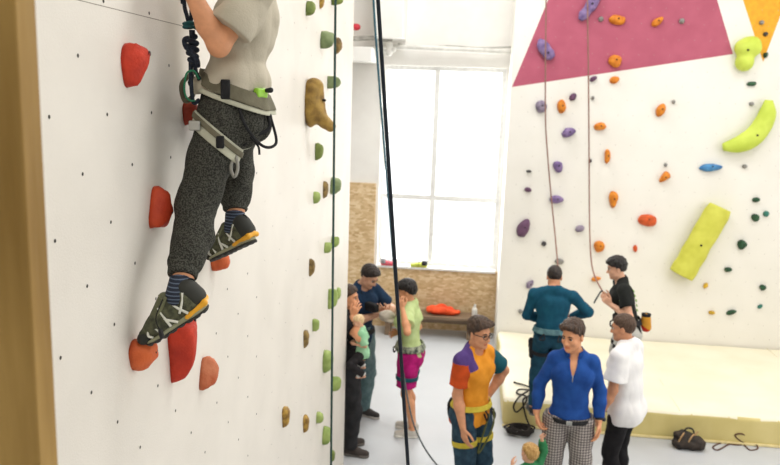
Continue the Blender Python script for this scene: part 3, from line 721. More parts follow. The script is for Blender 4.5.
# ---- far wall
UF, VF, NF = V(1, 0, 0), V(0, 0, 1), V(0, -1, 0)
PU, PG, PD = plastic('violet resin', (144, 122, 166), (104, 84, 132)), plastic('grey violet resin', (160, 148, 166), (112, 100, 124)), plastic('dark plum resin', (112, 78, 108))
OG, OY_, OD = plastic('orange resin', (226, 142, 44), (196, 110, 28)), plastic('yellow resin', (222, 178, 52)), plastic('vermilion resin', (226, 96, 44))
BL, DG, TL, GY = plastic('blue resin', (84, 148, 196), (56, 112, 166)), plastic('dark green resin', (50, 92, 62), (34, 66, 46)), plastic('teal resin', (60, 130, 116)), plastic('grey resin', (150, 148, 144))
LY, BKG = plastic('lime yellow resin', (214, 214, 92), (196, 196, 72), 5), plastic('charcoal resin', (70, 68, 70))
LYB = plastic('lime resin', (206, 222, 92), (188, 206, 74), 5)
GF = 'holds on the far climbing wall'
FH = [(541, 107, 12, 12, 0, PG, 'blob', 'pale violet round hold crossed by the left hanging rope on the white wall'),
 (568.5, 133, 13, 12, -20, PU, 'leaf', 'violet hold below and beside the first orange knob'),
 (573, 97, 6, 8, -30, PD, 'ell', 'small dark plum hold just under the pink triangle'),
 (593.5, 79, 7, 6, 0, PD, 'leaf', 'small plum hold at the lower edge of the pink triangle by the rope'),
 (558, 167, 10, 12, 20, PU, 'blob', 'violet hold halfway between two other violet holds beside the rope'),
 (556.5, 200, 13, 11, -35, PU, 'leaf', 'violet wedge hold touching the left hanging rope'),
 (523.5, 229, 19, 15, 35, PD, 'leaf', 'large dark plum hold near the window edge of the far wall'),
 (528, 190, 7, 5, -10, PD, 'ell', 'small plum hold above the large dark plum hold'),
 (529, 171.5, 5, 3, 0, BKG, 'ell', 'tiny charcoal hold above the small plum hold'),
 (544, 244, 5, 5, 0, BKG, 'ell', 'tiny charcoal hold below the large dark plum hold'),
 (580, 229, 9, 7, 20, PG, 'ell', 'grey violet pebble hold over the shoulder of the man in teal'),
 (559.5, 262, 9, 6, 0, GY, 'ell', 'grey hold just above the head of the man in teal'),
 (530, 285, 10, 8, 25, PG, 'leaf', 'grey violet hold beside the left shoulder of the man in teal'),
 (520.5, 312, 5, 5, 0, GY, 'blob', 'small grey hold behind the elbow of the man in teal'),
 (561.5, 107, 9, 13, 5, OG, 'blob', 'first orange knob hold beside the pale violet round hold'),
 (617.5, 20, 16, 9, -5, OG, 'ell', 'orange oval hold at the top of the pink triangle'),
 (615, 61.5, 12, 13, 40, OG, 'blob', 'orange hold in the lower part of the pink triangle'),
 (614.5, 80, 9, 7, 15, OG, 'ell', 'orange hold right under the edge of the pink triangle'),
 (600, 127, 11, 10, -35, OG, 'leaf', 'orange hold beside the right hanging rope in its upper part'),
 (607.5, 156.5, 8, 14, 15, OG, 'tall', 'slim orange hold in the middle of the orange line'),
 (613, 200, 10, 17, 5, OG, 'tear', 'tallest pear shaped orange hold of the orange line'),
 (599, 247, 11, 12, 0, OG, 'blob', 'round orange hold above the hands of the man with the rope'),
 (596, 279.5, 9, 6, -10, OG, 'leaf', 'flat orange hold next to the rope end by the face of the man'),
 (661, 110.5, 12, 11, 30, OG, 'leaf', 'orange hold alone in the middle of the white wall below the pink'),
 (657.5, 22, 12, 8, 15, OG, 'leaf', 'orange wedge hold in the right part of the pink triangle'),
 (664.5, 178, 10, 11, -40, OG, 'spike', 'small orange triangular hold between the blue and the vermilion hold'),
 (635.5, 249, 5, 7, 30, OD, 'leaf', 'tiny vermilion hold above the head of the man in black'),
 (647.5, 220.5, 18, 12, -5, OD, 'ell', 'vermilion oval hold left of the long lime hold'),
 (710.5, 168, 22, 9, -8, BL, 'leaf', 'blue hold under the lime banana hold'),
 (752, 84, 9, 5, -15, DG, 'leaf', 'dark green hold between the lime knob and the banana hold'),
 (756.5, 200, 7, 5, 10, DG, 'ell', 'upper dark green hold beside the top of the long lime hold'),
 (755.5, 218, 7, 8, 20, DG, 'blob', 'middle dark green hold right of the long lime hold'),
 (742, 245, 9, 10, 0, DG, 'blob', 'roundest dark green hold right of the long lime hold'),
 (728.5, 270, 7, 5, 0, DG, 'ell', 'dark green hold level with the lower end of the long lime hold'),
 (763, 288, 6, 6, 10, DG, 'blob', 'dark green hold low on the wall just above the tiny teal chip'),
 (760.5, 307, 5, 4, 20, TL, 'leaf', 'tiny teal chip above the mat near the lowest dark green holds'),
 (731.5, 313, 10, 6, 0, DG, 'leaf', 'dark green hold lowest on the wall just above the mat'),
 (766.5, 214, 5, 6, 0, TL, 'ell', 'teal hold farthest right beside the pair of small dark green holds'),
 (706, 286, 4, 6, -20, OY_, 'ell', 'yellow chip hold under the long lime hold'),
 (712, 313, 6, 4, 0, OY_, 'ell', 'yellow chip hold beside the lowest dark green hold'),
 (682, 21, 5, 5, 0, GY, 'ell', 'grey knob in the right part of the pink triangle'),
 (601, 19, 5, 5, 0, GY, 'ell', 'grey knob beside the orange oval on the pink triangle'),
 (674, 102, 3, 4, 0, GY, 'ell', 'grey chip above the lone orange hold on the white wall'),
 (752, 104, 4, 4, 0, GY, 'ell', 'grey chip above the lime banana hold'),
 (666, 165, 3, 4, 0, GY, 'ell', 'grey chip above the small orange triangular hold'),
 (745, 166.5, 4, 4, 0, GY, 'ell', 'grey chip right of the blue hold'),
 (593, 98, 3, 4, 0, GY, 'ell', 'grey chip by the right hanging rope under the pink'),
 (590.5, 161, 2.6, 4, 0, BKG, 'ell', 'tiny charcoal chip on the line of the right hanging rope'),
 (766, 55, 4, 5, 0, DG, 'ell', 'dark green hold on the orange painted triangle'),
 (762, 22.5, 4, 4, 0, GY, 'ell', 'upper grey chip on the orange painted triangle'),
 (766, 34, 4, 4, 0, BKG, 'ell', 'charcoal chip on the orange painted triangle')]
for i, (x, y, w, h, a, m, sh, lab) in enumerate(FH):
    c = on(x, y, 1, RWALL-.03); c[1] = RWALL; sx = w/71*.5; sy = h/72*.5; ca, sa = math.cos(R_(a)), math.sin(R_(a))
    out = [(p*sx*ca-q*sy*sa, p*sx*sa+q*sy*ca) for p, q in SH[sh]]
    ob, pk = dome('climbing_hold', out, min(.03+.5*min(sx, sy)*1.3, .09), m, c, UF, VF, NF, (.05, .1), .5, .1, i+1.7, 7, 22)
    thing(ob, lab, 'climbing hold', GF)
    if max(w, h) > 9: link('bolt', tube_mesh('bolt', [pk+V(.0, .02, 0), pk+V(0, -.003, 0)], .011, 8), M_bolt, ob)
def longhold(pts, rad, m, lab, fs=.6, seg=14, sm=7, fold=None):
    P = []
    for x, y in pts: c = on(x, y, 1, RWALL-max(rad)*fs*.9); P.append(c)
    o = tube('climbing_hold', P, rad, m, None, seg, sm, V(0, 1, 0), fs); thing(o, lab, 'climbing hold', GF)
    k = len(P)//2; q = P[k]; link('bolt', tube_mesh('bolt', [q+V(0, -.02, 0), q+V(0, -max(rad)*fs-.004, 0)], .014, 8), M_bolt, o)
    return o
longhold([(539.5, 39), (543, 46), (548, 53), (553, 58)], [.02, .07, .085, .075, .08, .04], PU, 'violet bone shaped hold on the left part of the pink triangle')
longhold([(580, 20), (586, 12), (592, 4), (598, -6)], [.03, .075, .06, .08, .07, .06], PU, 'long violet hold at the top of the pink triangle')
longhold([(769, 100), (766, 118), (755, 135), (740, 144), (723, 147)], [.05, .11, .125, .13, .125, .1, .05], LYB, 'big lime crescent hold like a banana', .7, 18)
longhold([(720.5, 207), (712, 222), (699, 244), (689, 262), (681, 275)], [.15, .175, .17, .175, .165, .178, .165, .178, .17], LY, 'long lime yellow block hold leaning across the white wall', .62, 18)
g = [el(on(748, 48, 1, RWALL-.05), (.17, .13, .13)), el(on(744.5, 62, 1, RWALL-.05), (.115, .12, .12)), el(on(752, 42, 1, RWALL-.04), (.1, .1, .07))]
ob = thing(solid('climbing_hold', g, .016, LYB, k=.05), 'big double lime knob hold between the pink and orange paint', 'climbing hold', GF)
q = on(748, 50, 1, RWALL-.17); link('bolt', tube_mesh('bolt', [q+V(0, .05, 0), q+V(0, -.015, 0)], .014, 8), M_bolt, ob)
# ------------------------------------------------------------------ people
def skin(n, c): return [mat('skin '+n, c, .5, tuple(int(x*.94) for x in c), 30, .06, 200, spec=.3), mat('lips '+n, (c[0]-16, c[1]-34, c[2]-30), .45)]
SK1, SK2, SK3 = skin('fair', (224, 172, 142)), skin('tan', (208, 148, 112)), skin('warm', (222, 158, 118))
H_dk, H_br, H_bl, H_blk = mat('dark hair', (52, 40, 34), .5, (30, 23, 20), 60, .5, 150, stretch=(1, 1, .3)), mat('brown hair', (78, 56, 40), .5, (46, 33, 25), 60, .5, 150, stretch=(1, 1, .3)), mat('blond hair', (206, 168, 104), .5, (164, 122, 66), 60, .5, 150, stretch=(1, 1, .3)), mat('black hair', (34, 28, 27), .42, (18, 15, 15), 60, .5, 150, stretch=(1, 1, .3))
EYE = mat('iris', (58, 44, 36), .2)
def cloth(n, c, c2=None, sc=14, b=.15, st=(1, 1, 1)): return mat(n, c, .85, c2 or tuple(int(x*.9) for x in c), sc, b, 140, spec=.15, stretch=st)
M_web, M_webd, M_metal = cloth('grey webbing', (138, 134, 120)), cloth('black webbing', (44, 44, 46)), mat('brushed metal', (176, 176, 172), .3, metal=.9)
def harness(p, m, z=.1, q=('L', 'R'), hh=.05, e=.035, t=.3, le=.03, loop=None):
    b = p.band(m, z, hh, e, 'harness_belt')
    for s in q: p.legband(loop or m, s, t, .045, le, 'leg_loop', b)
    k = p.k; c = p.P+p.Pf @ V(.15, 0, z-.02)*k
    tube('belay_loop', [c, c+V(.03, 0, -.03)*k, c+V(.02, 0, -.08)*k, c+V(-.01, 0, -.03)*k], .008, M_webd, b, 6, 5)
    return b
# P2 man in navy tee looking down at his hands
l = on(360, 259, 2, 1.84); l[2] = 0
p = Human('man in a navy tee looking down at the cap in his hands', l, -42, 1.84, lean=8, head=(14, 24, 0),
          arms=dict(R=dict(w=W(377, 315, 7.82), pole=(-.6, -.8, -.6), n=(.2, .5, 1), curl=25), L=dict(w=W(384, 309, 7.9), pole=(-.3, 1, -.5), n=(0, -.6, .6), curl=25)),
          legs=dict(L=dict(fy=20), R=dict(fy=-10)))
p.body(SK1); p.face(H_dk, EYE); p.hair(H_dk, top=.016, tuft=[(.05, 0, .1, (.05, .06, .03))])
p.shirt(cloth('navy cotton', (36, 58, 84), (28, 46, 70)), hem=-.1, sleeve=.72)
p.trousers(cloth('grey teal denim', (112, 138, 140), (92, 116, 120), 18)); p.shoes(mat('dark suede', (62, 58, 56), .8), mat('pale sole', (196, 190, 182), .6), M_webd)
p.band(M_webd, .06, .05, .03, 'belt')
lan = tube('lanyard', [p.neck+p.Cf @ V(-.05, .055, .03), p.neck+p.Cf @ V(.07, .075, -.03), p.neck+p.Cf @ V(.12, .03, -.2), p.neck+p.Cf @ V(.12, -.02, -.2), p.neck+p.Cf @ V(.07, -.07, -.03), p.neck+p.Cf @ V(-.05, -.055, .03)], .006, M_webd, p.root, 6, 6)
c = W(387, 316, 7.72)
cp = thing(solid('cap', [el(c, (.085, .07, .06)), el(c+V(.05, -.04, -.035), (.06, .05, .018))], .006, cloth('oatmeal knit', (206, 196, 180)), fold=(.006, .06, 4)), 'pale knitted cap held by the man in the navy tee', 'cap')
c = W(372, 307, 7.78)
thing(solid('waist_pack', [bx(c, (.08, .035, .045), rot(-42), .015)], .006, M_webd, fold=(.004, .08, 2)), 'black pouch under the forearms of the man in the navy tee', 'pouch')
# P1 man behind the wall edge holding the baby
l = on(350, 284, 2, 1.76); l[2] = 0
p = Human('man in black half hidden by the climbing wall carrying a baby', l, 2, 1.76, lean=-3, head=(-8, 6, 0),
          arms=dict(R=dict(w=W(352.5, 317, 6.98), pole=(-.35, -.5, -1), dir=(.3, .1, .9), n=(.3, 1, 0), curl=30), L=dict(w=W(364, 350, 7.25), pole=(-.2, 1, -.4), n=(-1, -.3, .3), curl=30)),
          legs=dict(R=dict(x=.05, fy=-8), L=dict(x=-.02, fy=15)))
p.body(SK3); p.face(H_br, EYE); p.hair(H_br, top=.014)
p.shirt(cloth('black cotton', (40, 38, 40), (30, 29, 31)), hem=-.08, sleeve=.6); p.trousers(cloth('black denim', (52, 52, 54), (40, 40, 42)))
p.shoes(mat('charcoal suede', (66, 58, 54), .8), mat('grey sole', (110, 104, 98), .6), M_webd)
bp_ = W(362.5, 352, 6.88)
b = Human('baby in a green top held against the chest of the man in black', bp_+V(-.02, 0, -.22), 186, .74, pelvis=bp_, lean=6, head=(12, 10, 0), hs=1.35, vx=.005, wf=1.15,
          arms=dict(L=dict(l=(.16, .12, .22)), R=dict(l=(.16, -.14, .2))), legs=dict(L=dict(x=-.04, z=.0, y=.08, pole=(1, .6, .3)), R=dict(x=-.03, y=-.08, pole=(1, -.6, .3))))
b.body(SK1); b.face(H_bl, EYE); b.hair(mat('pale blond hair', (226, 198, 156), .6, (208, 176, 132), 60), thick=.005, top=.004, amp=.003, front=.075)
b.shirt(cloth('mint cotton', (160, 206, 168), (140, 190, 150)), sleeve=.9, e=.03, hem=-.1, h=.005); b.trousers(cloth('black jersey', (44, 42, 44)), hem=.95, e=.022, top=.1, h=.005)
for q in 'LR':
    pr = [rc(b.an[q]+V(0, 0, .01), b.an[q]+b.foot[q]['f']*.05-V(0, 0, .012), .021, .019)]; solid('sock', pr, .004, cloth('white knit', (238, 236, 232)), b.root)
# P3 woman in lime tee and magenta shorts
l = on(412.5, 279, 2, 1.72); l[2] = 0
p = Human('woman in a lime tee and magenta shorts with her hand at her mouth', l, 176, 1.72, fem=True, lean=3, head=(2, 8, 0),
          arms=dict(L=dict(w=W(402.5, 309, 7.42), pole=(-.4, .35, -1), dir=(.3, -.25, .95), n=(-.1, -1, .1), curl=35), R=dict(w=W(399, 332, 7.78), pole=(-.6, -.6, -.5), curl=20)),
          legs=dict(L=dict(x=-.08, fy=8), R=dict(x=-.05, fy=-5)))
p.body(SK3); p.face(H_blk, EYE); p.hair(H_blk, front=.062, back=-.045, thick=.018, top=.018, amp=.005, tuft=[(.055, 0, .065, (.05, .075, .05)), (-.055, 0, .03, (.06, .08, .08))])
p.shirt(cloth('lime cotton', (194, 210, 152), (180, 198, 134)), hem=-.0, sleeve=.62, e=.018)
p.trousers(cloth('magenta jersey', (190, 36, 122), (164, 26, 102)), short=.78, e=.02, top=.09)
hb = harness(p, cloth('floral webbing', (168, 172, 150), (54, 62, 58), 26), .09, hh=.065, e=.045, t=.55, le=.04, loop=cloth('teal webbing', (44, 88, 104)))
p.shoes(mat('white canvas', (206, 200, 190), .8), mat('cream sole', (236, 232, 222), .6), mat('lace white', (240, 238, 234), .7))
# P4 man with glasses in colour block tee
l = on(476.5, 316, 2, 1.82); l[2] = 0
p4 = p = Human('man with glasses in an orange colour block tee with a hand on his hip', l, -42, 1.82, lean=2, head=(2, 4, 0), vx=.0055, wf=.92, shw=.95,
          arms=dict(R=dict(hang=(.16, -.08, -1), pole=(-1, -.2, 0), n=(.2, 1, 0), curl=18), L=dict(w=W(488, 396, 6.28), pole=(.12, 1, -.3), dir=(.55, -.55, -.55), n=(-.5, -.8, .1), curl=15)))
p.body(SK2); p.face(H_br, EYE); p.hair(H_br, top=.022, tuft=[(.06, .02, .095, (.045, .06, .03)), (.0, 0, .11, (.07, .06, .025))], amp=.006)
ck = p.k; Cf, ch, sR, sL = p.Cf.copy(), p.chest.copy(), p.sh['R'].copy(), p.sh['L'].copy(); dR = unit(p.el['R']-sR); dL = unit(p.el['L']-sL)
def fm4(c):
    q = (c-ch) @ Cf; out = np.zeros(len(c), int)
    out[(q[:, 1] < -.02*ck) & ((q[:, 0] < -.01) | ((q[:, 2] > .085+.5*(q[:, 1]+.12)) & (q[:, 1] < -.085))) & (q[:, 2] > -.25)] = 2
    out[(np.abs(q[:, 1]) > .15*ck) & (q[:, 1] < 0) & (((c-sR) @ dR) > .02)] = 1
    out[(q[:, 1] > .165*ck) & (((c-sL) @ dL) > .0)] = 3
    return out
M_oj = cloth('orange cotton', (226, 150, 50), (212, 136, 40))
p.shirt([M_oj, cloth('rust cotton', (196, 78, 34)), cloth('purple cotton', (88, 66, 128)), cloth('petrol cotton', (34, 92, 104))], hem=-.06, sleeve=.7, fmat=fm4, vx=None) if False else p.shirt([M_oj, cloth('rust cotton', (196, 78, 34)), cloth('purple cotton', (88, 66, 128)), cloth('petrol cotton', (34, 92, 104))], hem=-.07, sleeve=.72, fmat=fm4)
p.collar(cloth('brown rib', (74, 52, 48)), h=.008, r=.066, up=-.004, name='neckband')
p.trousers(cloth('dark teal denim', (52, 76, 92), (38, 58, 74), 20), top=.06)
b = harness(p, cloth('yellow webbing', (206, 186, 70)), .09, hh=.045, e=.034, t=.5, le=.02)
for a in (35, 150, 200):
    c = p.P+rot(a) @ V(.17, 0, .06); tube('gear_loop', [c+V(0, 0, .01), c+rot(a) @ V(.03, .03, -.05), c+rot(a) @ V(.03, -.03, -.07), c+V(0, 0, -.01)], .007, M_webd, b, 6, 5)
c = p.P+rot(-165) @ V(.2, 0, .02)
dv = thing(solid('belay_device', [rc(p.root.matrix_basis @ Vector(c) if 0 else p.Rw @ c+p.loc, p.Rw @ (c+V(0, 0, -.09))+p.loc, .03, .022), el(p.Rw @ (c+V(0, .02, .03))+p.loc, (.03, .03, .03))], .005, M_webd, fold=(.004, .05, 2)), 'black belay device hanging at the back of the yellow harness', 'belay device')
thing(tube('sling', [p.Rw @ v+p.loc for v in (p.P+V(.16, .1, .07), p.P+V(.2, .06, -.05), p.P+V(.19, -.02, -.2), p.P+V(.17, -.08, -.28), p.P+V(.18, -.04, -.12), p.P+V(.17, .04, .04))], .008, cloth('olive sling', (92, 96, 60)), None, 6, 6), 'olive sling hanging from the yellow harness in front of the thigh', 'sling')
p.shoes(mat('dark suede', (62, 58, 56), .8), mat('pale sole', (196, 190, 182), .6), M_webd)
k = p.hk; gl = []
for sg in (1, -1):
    gl.append(tube_mesh('g', [p.hp(.106-.012*abs(math.cos(a))*(1 if math.cos(a)*sg > 0 else 0), .033*sg+.026*math.cos(a), .002+.018*math.sin(a)) for a in np.linspace(0, 6.2832, 15)], .0026*k, 6))
    gl.append(tube_mesh('g', [p.hp(.094, .058*sg, .008), p.hp(.04, .078*sg, .01), p.hp(-.02, .083*sg, .004)], .0026*k, 6))
gl.append(tube_mesh('g', [p.hp(.106, .01, .006), p.hp(.108, 0, .008), p.hp(.106, -.01, .006)], .0026*k, 6))
join_meshes('glasses', gl, M_blk, p.root)
# P5 man in blue quarter zip and checked trousers
l = on(577, 318, 2, 1.87); l[2] = 0
p5 = p = Human('man in a blue zip neck top and grey checked trousers looking aside', l, -97, 1.87, lean=1, head=(-30, 8, 3), vx=.0055, shw=.86, wf=.93, armk=.87,
          arms=dict(R=dict(hang=(.1, -.26, -1), len=.84, pole=(-.8, -1, -.1), n=(.25, 1, .1), curl=38, dir=(.2, .25, -.95)), L=dict(hang=(.08, .2, -1), len=.84, pole=(-1, .6, -.1), n=(.1, -1, 0), curl=24)),
          legs=dict(L=dict(y=.03), R=dict(y=-.03)))
p.body(SK3); p.face(H_br, EYE); p.hair(H_br, top=.02, tuft=[(.06, -.01, .092, (.045, .062, .034))], amp=.006)
M_bl = cloth('royal blue knit', (38, 80, 152), (30, 66, 132), 10)
p.shirt(M_bl, hem=.05, sleeve=1.9, vneck=.15, neck=.068, e=.007, fold=.005)
p.collar(M_bl, h=.05, r=.07, up=-.012, opening=True)
tube('zip', [p.chest+p.Cf @ V(.128, 0, .07)*p.k, p.chest+p.Cf @ V(.134, 0, .02)*p.k], .004, M_metal, p.root, 6)
def check_mat():
    m = mat('grey checked wool', (140, 132, 128), .85, (126, 120, 116), 20); nt = m.node_tree; N = nt.nodes; L = nt.links; bs = N['Principled BSDF']
    tc = N.new('ShaderNodeTexCoord'); sep = N.new('ShaderNodeSeparateXYZ'); L.new(tc.outputs['Object'], sep.inputs[0]); outs = []
    for src in ('Y', 'Z'):
        mu = N.new('ShaderNodeMath'); mu.operation = 'MULTIPLY'; mu.inputs[1].default_value = 44; L.new(sep.outputs[src], mu.inputs[0])
        fr = N.new('ShaderNodeMath'); fr.operation = 'FRACT'; L.new(mu.outputs[0], fr.inputs[0])
        gt = N.new('ShaderNodeMath'); gt.operation = 'GREATER_THAN'; gt.inputs[1].default_value = .5; L.new(fr.outputs[0], gt.inputs[0]); outs.append(gt)
    ad = N.new('ShaderNodeMath'); ad.operation = 'ADD'; L.new(outs[0].outputs[0], ad.inputs[0]); L.new(outs[1].outputs[0], ad.inputs[1])
    rp = N.new('ShaderNodeValToRGB'); e = rp.color_ramp.elements; rp.color_ramp.interpolation = 'CONSTANT'
    e[0].color = srgb((176, 168, 162)); e[1].position = .4; e[1].color = srgb((132, 124, 121)); x = e.new(.9); x.color = srgb((84, 78, 78))
    dv = N.new('ShaderNodeMath'); dv.operation = 'MULTIPLY'; dv.inputs[1].default_value = .5; L.new(ad.outputs[0], dv.inputs[0]); L.new(dv.outputs[0], rp.inputs['Fac']); L.new(rp.outputs['Color'], bs.inputs['Base Color']); return m
p.trousers(check_mat(), top=.045, e=.012, fold=.008); 
b = p.band(M_webd, .03, .032, .02, 'belt')
c = p.P+V(.145, 0, .03)*p.k; solid('buckle', [bx(c, (.006, .024, .018), None, .003)], .003, M_metal, b)
p.shoes(mat('brown leather', (84, 62, 46), .5), M_blk, M_webd)
w = p.wr['L']; d = unit(w-p.el['L']); c = w-d*.015
wt = solid('watch', [rc(c-d*.012, c+d*.012, .034, .034, cap=True, capa=True)], .004, M_blk, p.root); o_ = unit(np.cross(d, V(1, 0, 0)))*1.0
solid('watch_face', [rc(c+V(.2, .8, 0)*.036, c+V(.2, .8, 0)*.046, .019, .018)], .004, mat('watch face', (52, 54, 58), .25), wt)
# P6 man in white polo seen from behind
l = on(634, 314, 2, 1.8); l[2] = 0
p = Human('man in a white polo shirt and black trousers seen from behind', l, 150, 1.8, lean=6, head=(8, 4, 0), vx=.0055, wf=1.05,
          arms=dict(L=dict(hang=(.2, .1, -1), pole=(-1, .5, -.1), n=(0, -1, 0), curl=25), R=dict(hang=(.2, -.12, -1), pole=(-1, -.5, -.1))))
p.body(SK2); p.face(H_br, EYE); p.hair(mat('cropped brown hair', (92, 70, 54), .6, (66, 48, 36), 90, .4, 200), thick=.009, top=.004, amp=.003, back=-.07)
M_wp = cloth('white pique', (240, 238, 236), (232, 230, 230), 8)
p.shirt(M_wp, hem=-.12, sleeve=.7, e=.024, flare=.03, belly=[el(p.waist+V(.01, 0, .02)*p.k, V(.14, .17, .2)*p.k)]); p.collar(M_wp, h=.036, r=.068, up=-.004)
p.trousers(cloth('black twill', (36, 35, 37), (28, 27, 29)), top=-.03, e=.004); p.shoes(M_blk, M_blk, M_webd)
# P7 man in teal seen from behind, on the mat
l = on(556, 265, 2, .33+1.56); l = on(556, 266, 2, 1.945); l[2] = .325
p = Human('man in a teal long sleeved top on the mat seen from behind with a harness', l, 88, 1.62, lean=5, head=(0, 26, 0), wf=1.1, hs=1.05, shw=1.1,
          arms=dict(L=dict(w=W(545, 319, l[1]+.2), pole=(-.3, 1, -.4), dir=(.5, -.8, 0), n=(-.3, -.5, .5)), R=dict(w=W(570, 317, l[1]+.22), pole=(-.2, -1, -.1), dir=(.3, .9, 0), n=(-1, 0, 0))),
          legs=dict(L=dict(y=.04), R=dict(y=-.04)))
p.body(SK2); p.face(H_br, EYE); p.hair(H_dk, thick=.01, top=.006, amp=.003, back=-.07)
M_tl = cloth('petrol jersey', (28, 84, 106), (22, 70, 92), 10)
p.shirt(M_tl, hem=.05, sleeve=1.92, fold=.006, e=.014); p.trousers(cloth('petrol tights', (34, 74, 92), (26, 60, 78)), e=.01, flare=.004, hem=.95)
b = harness(p, cloth('pale teal webbing', (96, 130, 134), (66, 96, 104), 20), .1, hh=.06, e=.036, t=.4, le=.022, loop=M_webd)
for a in (150, 205):
    c = p.P+rot(a) @ V(.17, 0, .08); tube('gear_loop', [c, c+rot(a) @ V(.03, .03, -.05), c+rot(a) @ V(.03, -.03, -.06), c+V(0, 0, -.01)], .007, M_webd, b, 6, 5)
p.shoes(M_blk, mat('grey sole', (110, 104, 98), .6), M_webd)
c = p.Rw @ (p.P+V(.0, .2, -.12))+p.loc
thing(solid('carabiner_bunch', [rc(c+V(0, 0, .08), c+V(.01, 0, -.1), .025, .018), rc(c+V(.03, .01, .05), c+V(.05, .02, -.03), .014)], .005, M_webd, fold=(.005, .05, 4)), 'black belay gear hanging at the hip of the man in teal', 'belay gear')
# P8 boy in black and green tee holding the rope
l = on(633, 259, 2, .33+1.66); l[2] = .325
p8 = p = Human('dark haired man in a black and green tee holding a rope by the far wall', l, 176, 1.7, lean=15, head=(0, -2, 0), wf=1.12, hs=1.02,
          arms=dict(L=dict(w=W(611, 305, l[1]-.12), pole=(-.15, .35, -1), n=(.2, -1, .2), curl=45, dir=(.75, -.1, .65)), R=dict(w=W(609, 300, l[1]+.1), pole=(-.15, -.4, -1), n=(.2, 1, .2), curl=45, dir=(.75, .1, .65))))
p.body(SK1); p.face(H_blk, EYE); p.hair(H_blk, front=.072, thick=.014, top=.016, amp=.006, back=-.055, tuft=[(.06, 0, .085, (.04, .055, .03)), (-.05, 0, .03, (.055, .068, .07))])
Cf8, ch8, P8 = p.Cf.copy(), p.chest.copy(), p.P.copy()
def fm8(c):
    q = (c-ch8) @ Cf8
    return ((np.abs(q[:, 1]) > .085) & (np.abs(q[:, 1]) < .19) & (q[:, 2] < .04) & (np.abs(q[:, 0]-.02) < .03)).astype(int)
M_b8, M_g8 = cloth('black sports fabric', (38, 40, 38), (30, 31, 30)), cloth('green panel', (142, 196, 84))
p.shirt([M_b8, M_g8], hem=-.06, sleeve=.62, fmat=fm8); p.collar(M_g8, h=.007, r=.066, up=-.004, name='neckband')
for j in range(5):
    c = p.chest+p.Cf @ V(-.136+.004*abs(j-2), 0, .06-.055*j)*p.k; tube('back_print', [c+V(0, .03, .012), c+V(-.004, .0, -.006), c+V(0, -.03, .01)], .006, M_g8, p.root, 5, 3)
p.trousers(cloth('light grey shorts', (200, 198, 190)), short=.8, e=.018); p.shoes(M_blk, M_blk, M_webd)
b = harness(p, M_webd, .11, hh=.05, e=.04, t=.45, le=.03)
c = p.Rw @ (p.P+V(-.18, .05, .12))+p.loc
M_cb = cloth('amber fabric', (214, 152, 56)); cb = thing(solid('chalk_bag', [rc(c+V(0, 0, .03), c+V(.01, 0, -.07), .05, .054)], .006, [M_cb, cloth('red fabric', (196, 56, 40))], fmat=lambda q: (q[:, 2]+.6*(q[:, 0]-c[0]) < c[2]-.07).astype(int)), 'amber and red chalk bag hanging behind the man in black and green', 'chalk bag')
solid('rim', [rc(c+V(0, 0, .06), c+V(0, 0, .078), .048, .05, cap=True)], .006, M_webd, cb)
# toddler in green holding the hand of the man in blue
l = on(530, 449, 2, .85); l[2] = 0
p = Human('blond toddler in green reaching up to hold the hand of the man in blue', l, 128, .85, hs=1.42, vx=.005, wf=1.1, lean=0, head=(10, -4, 0),
          arms=dict(R=dict(w=W(542, 439, l[1]+.02), pole=(0, -1, -.3), n=(-.5, .2, 0), curl=30), L=dict(w=W(512, 466, l[1]-.1), pole=(-.4, 1, -.8))))
p.body(SK1); p.face(H_bl, EYE); p.hair(H_bl, thick=.016, top=.01, amp=.006, back=-.075)
p.shirt(cloth('bottle green fleece', (66, 138, 92), (50, 116, 74)), hem=-.1, sleeve=1.86, e=.034, h=.005); p.trousers(cloth('grey jersey', (88, 92, 96)), e=.024, h=.005); p.shoes(M_blk, M_blk, M_webd)
# ------------------------------------------------------------------ the climber
pv = W(231, 113, 2.74); off = V(-.9, 2.7, 0)
aL, aR = W(178, 297, 2.36), W(235, 228, 2.98)
lw, rw = W(188, -14, 2.5), V(-.9, 2.92, 4.42)
p = c_ = Human('climber in a beige tee and dark trousers hanging in a harness on the wall', off, 184, 1.56, legk=.93, armk=.93, pelvis=pv, lean=-13, twist=15, vx=.005, head=(0, -25, 0), wf=1.0,
          arms=dict(L=dict(w=lw, pole=(-.5, -.15, -1), n=(1, 0, .1), curl=50), R=dict(w=rw, pole=(-.6, -1, -.2), n=(1, 0, 0), curl=55)),
          legs=dict(L=dict(w=aL, pole=(.2, -.6, .2), toe=aL+V(-.165, -.06, -.11)), R=dict(w=aR, pole=(.25, -1, .5), toe=aR+V(-.17, .05, -.09))))
k = p.k
p.body(SK3); p.face(H_br, EYE); p.hair(H_br)
M_tee = cloth('beige tee', (196, 188, 170), (182, 174, 156), 8, .2)
p.shirt(M_tee, hem=.085, sleeve=.72, e=.014, flare=.03, fold=.009, seed=21, belly=[el(p.waist+V(-.02, 0, .0), (.105, .14, .09)), el(p.P+V(0, 0, .1), (.13, .15, .06))], h=.005)
def heather():
    m = mat('charcoal marl', (84, 84, 77), .95, (46, 46, 43), 190, .4, 260, spec=.1, lo=.42, hi=.6); return m
M_ch = heather()
p.trousers(M_ch, e=.013, top=.105, hem=.77, flare=-.01, fold=.007, h=.005)
for q in 'LR':
    a, w = p.kn[q], p.an[q]; d = unit(w-a); L = np.linalg.norm(w-a); c = a+d*L*.77
    solid('trouser_cuff', [rc(c-d*.045, c+d*.004, .05*k+.01, .047*k+.008, cap=True, capa=True)], .005, M_ch, p.root)
M_sock = mat('navy striped sock', (40, 48, 62), .9, (30, 36, 50), 30)
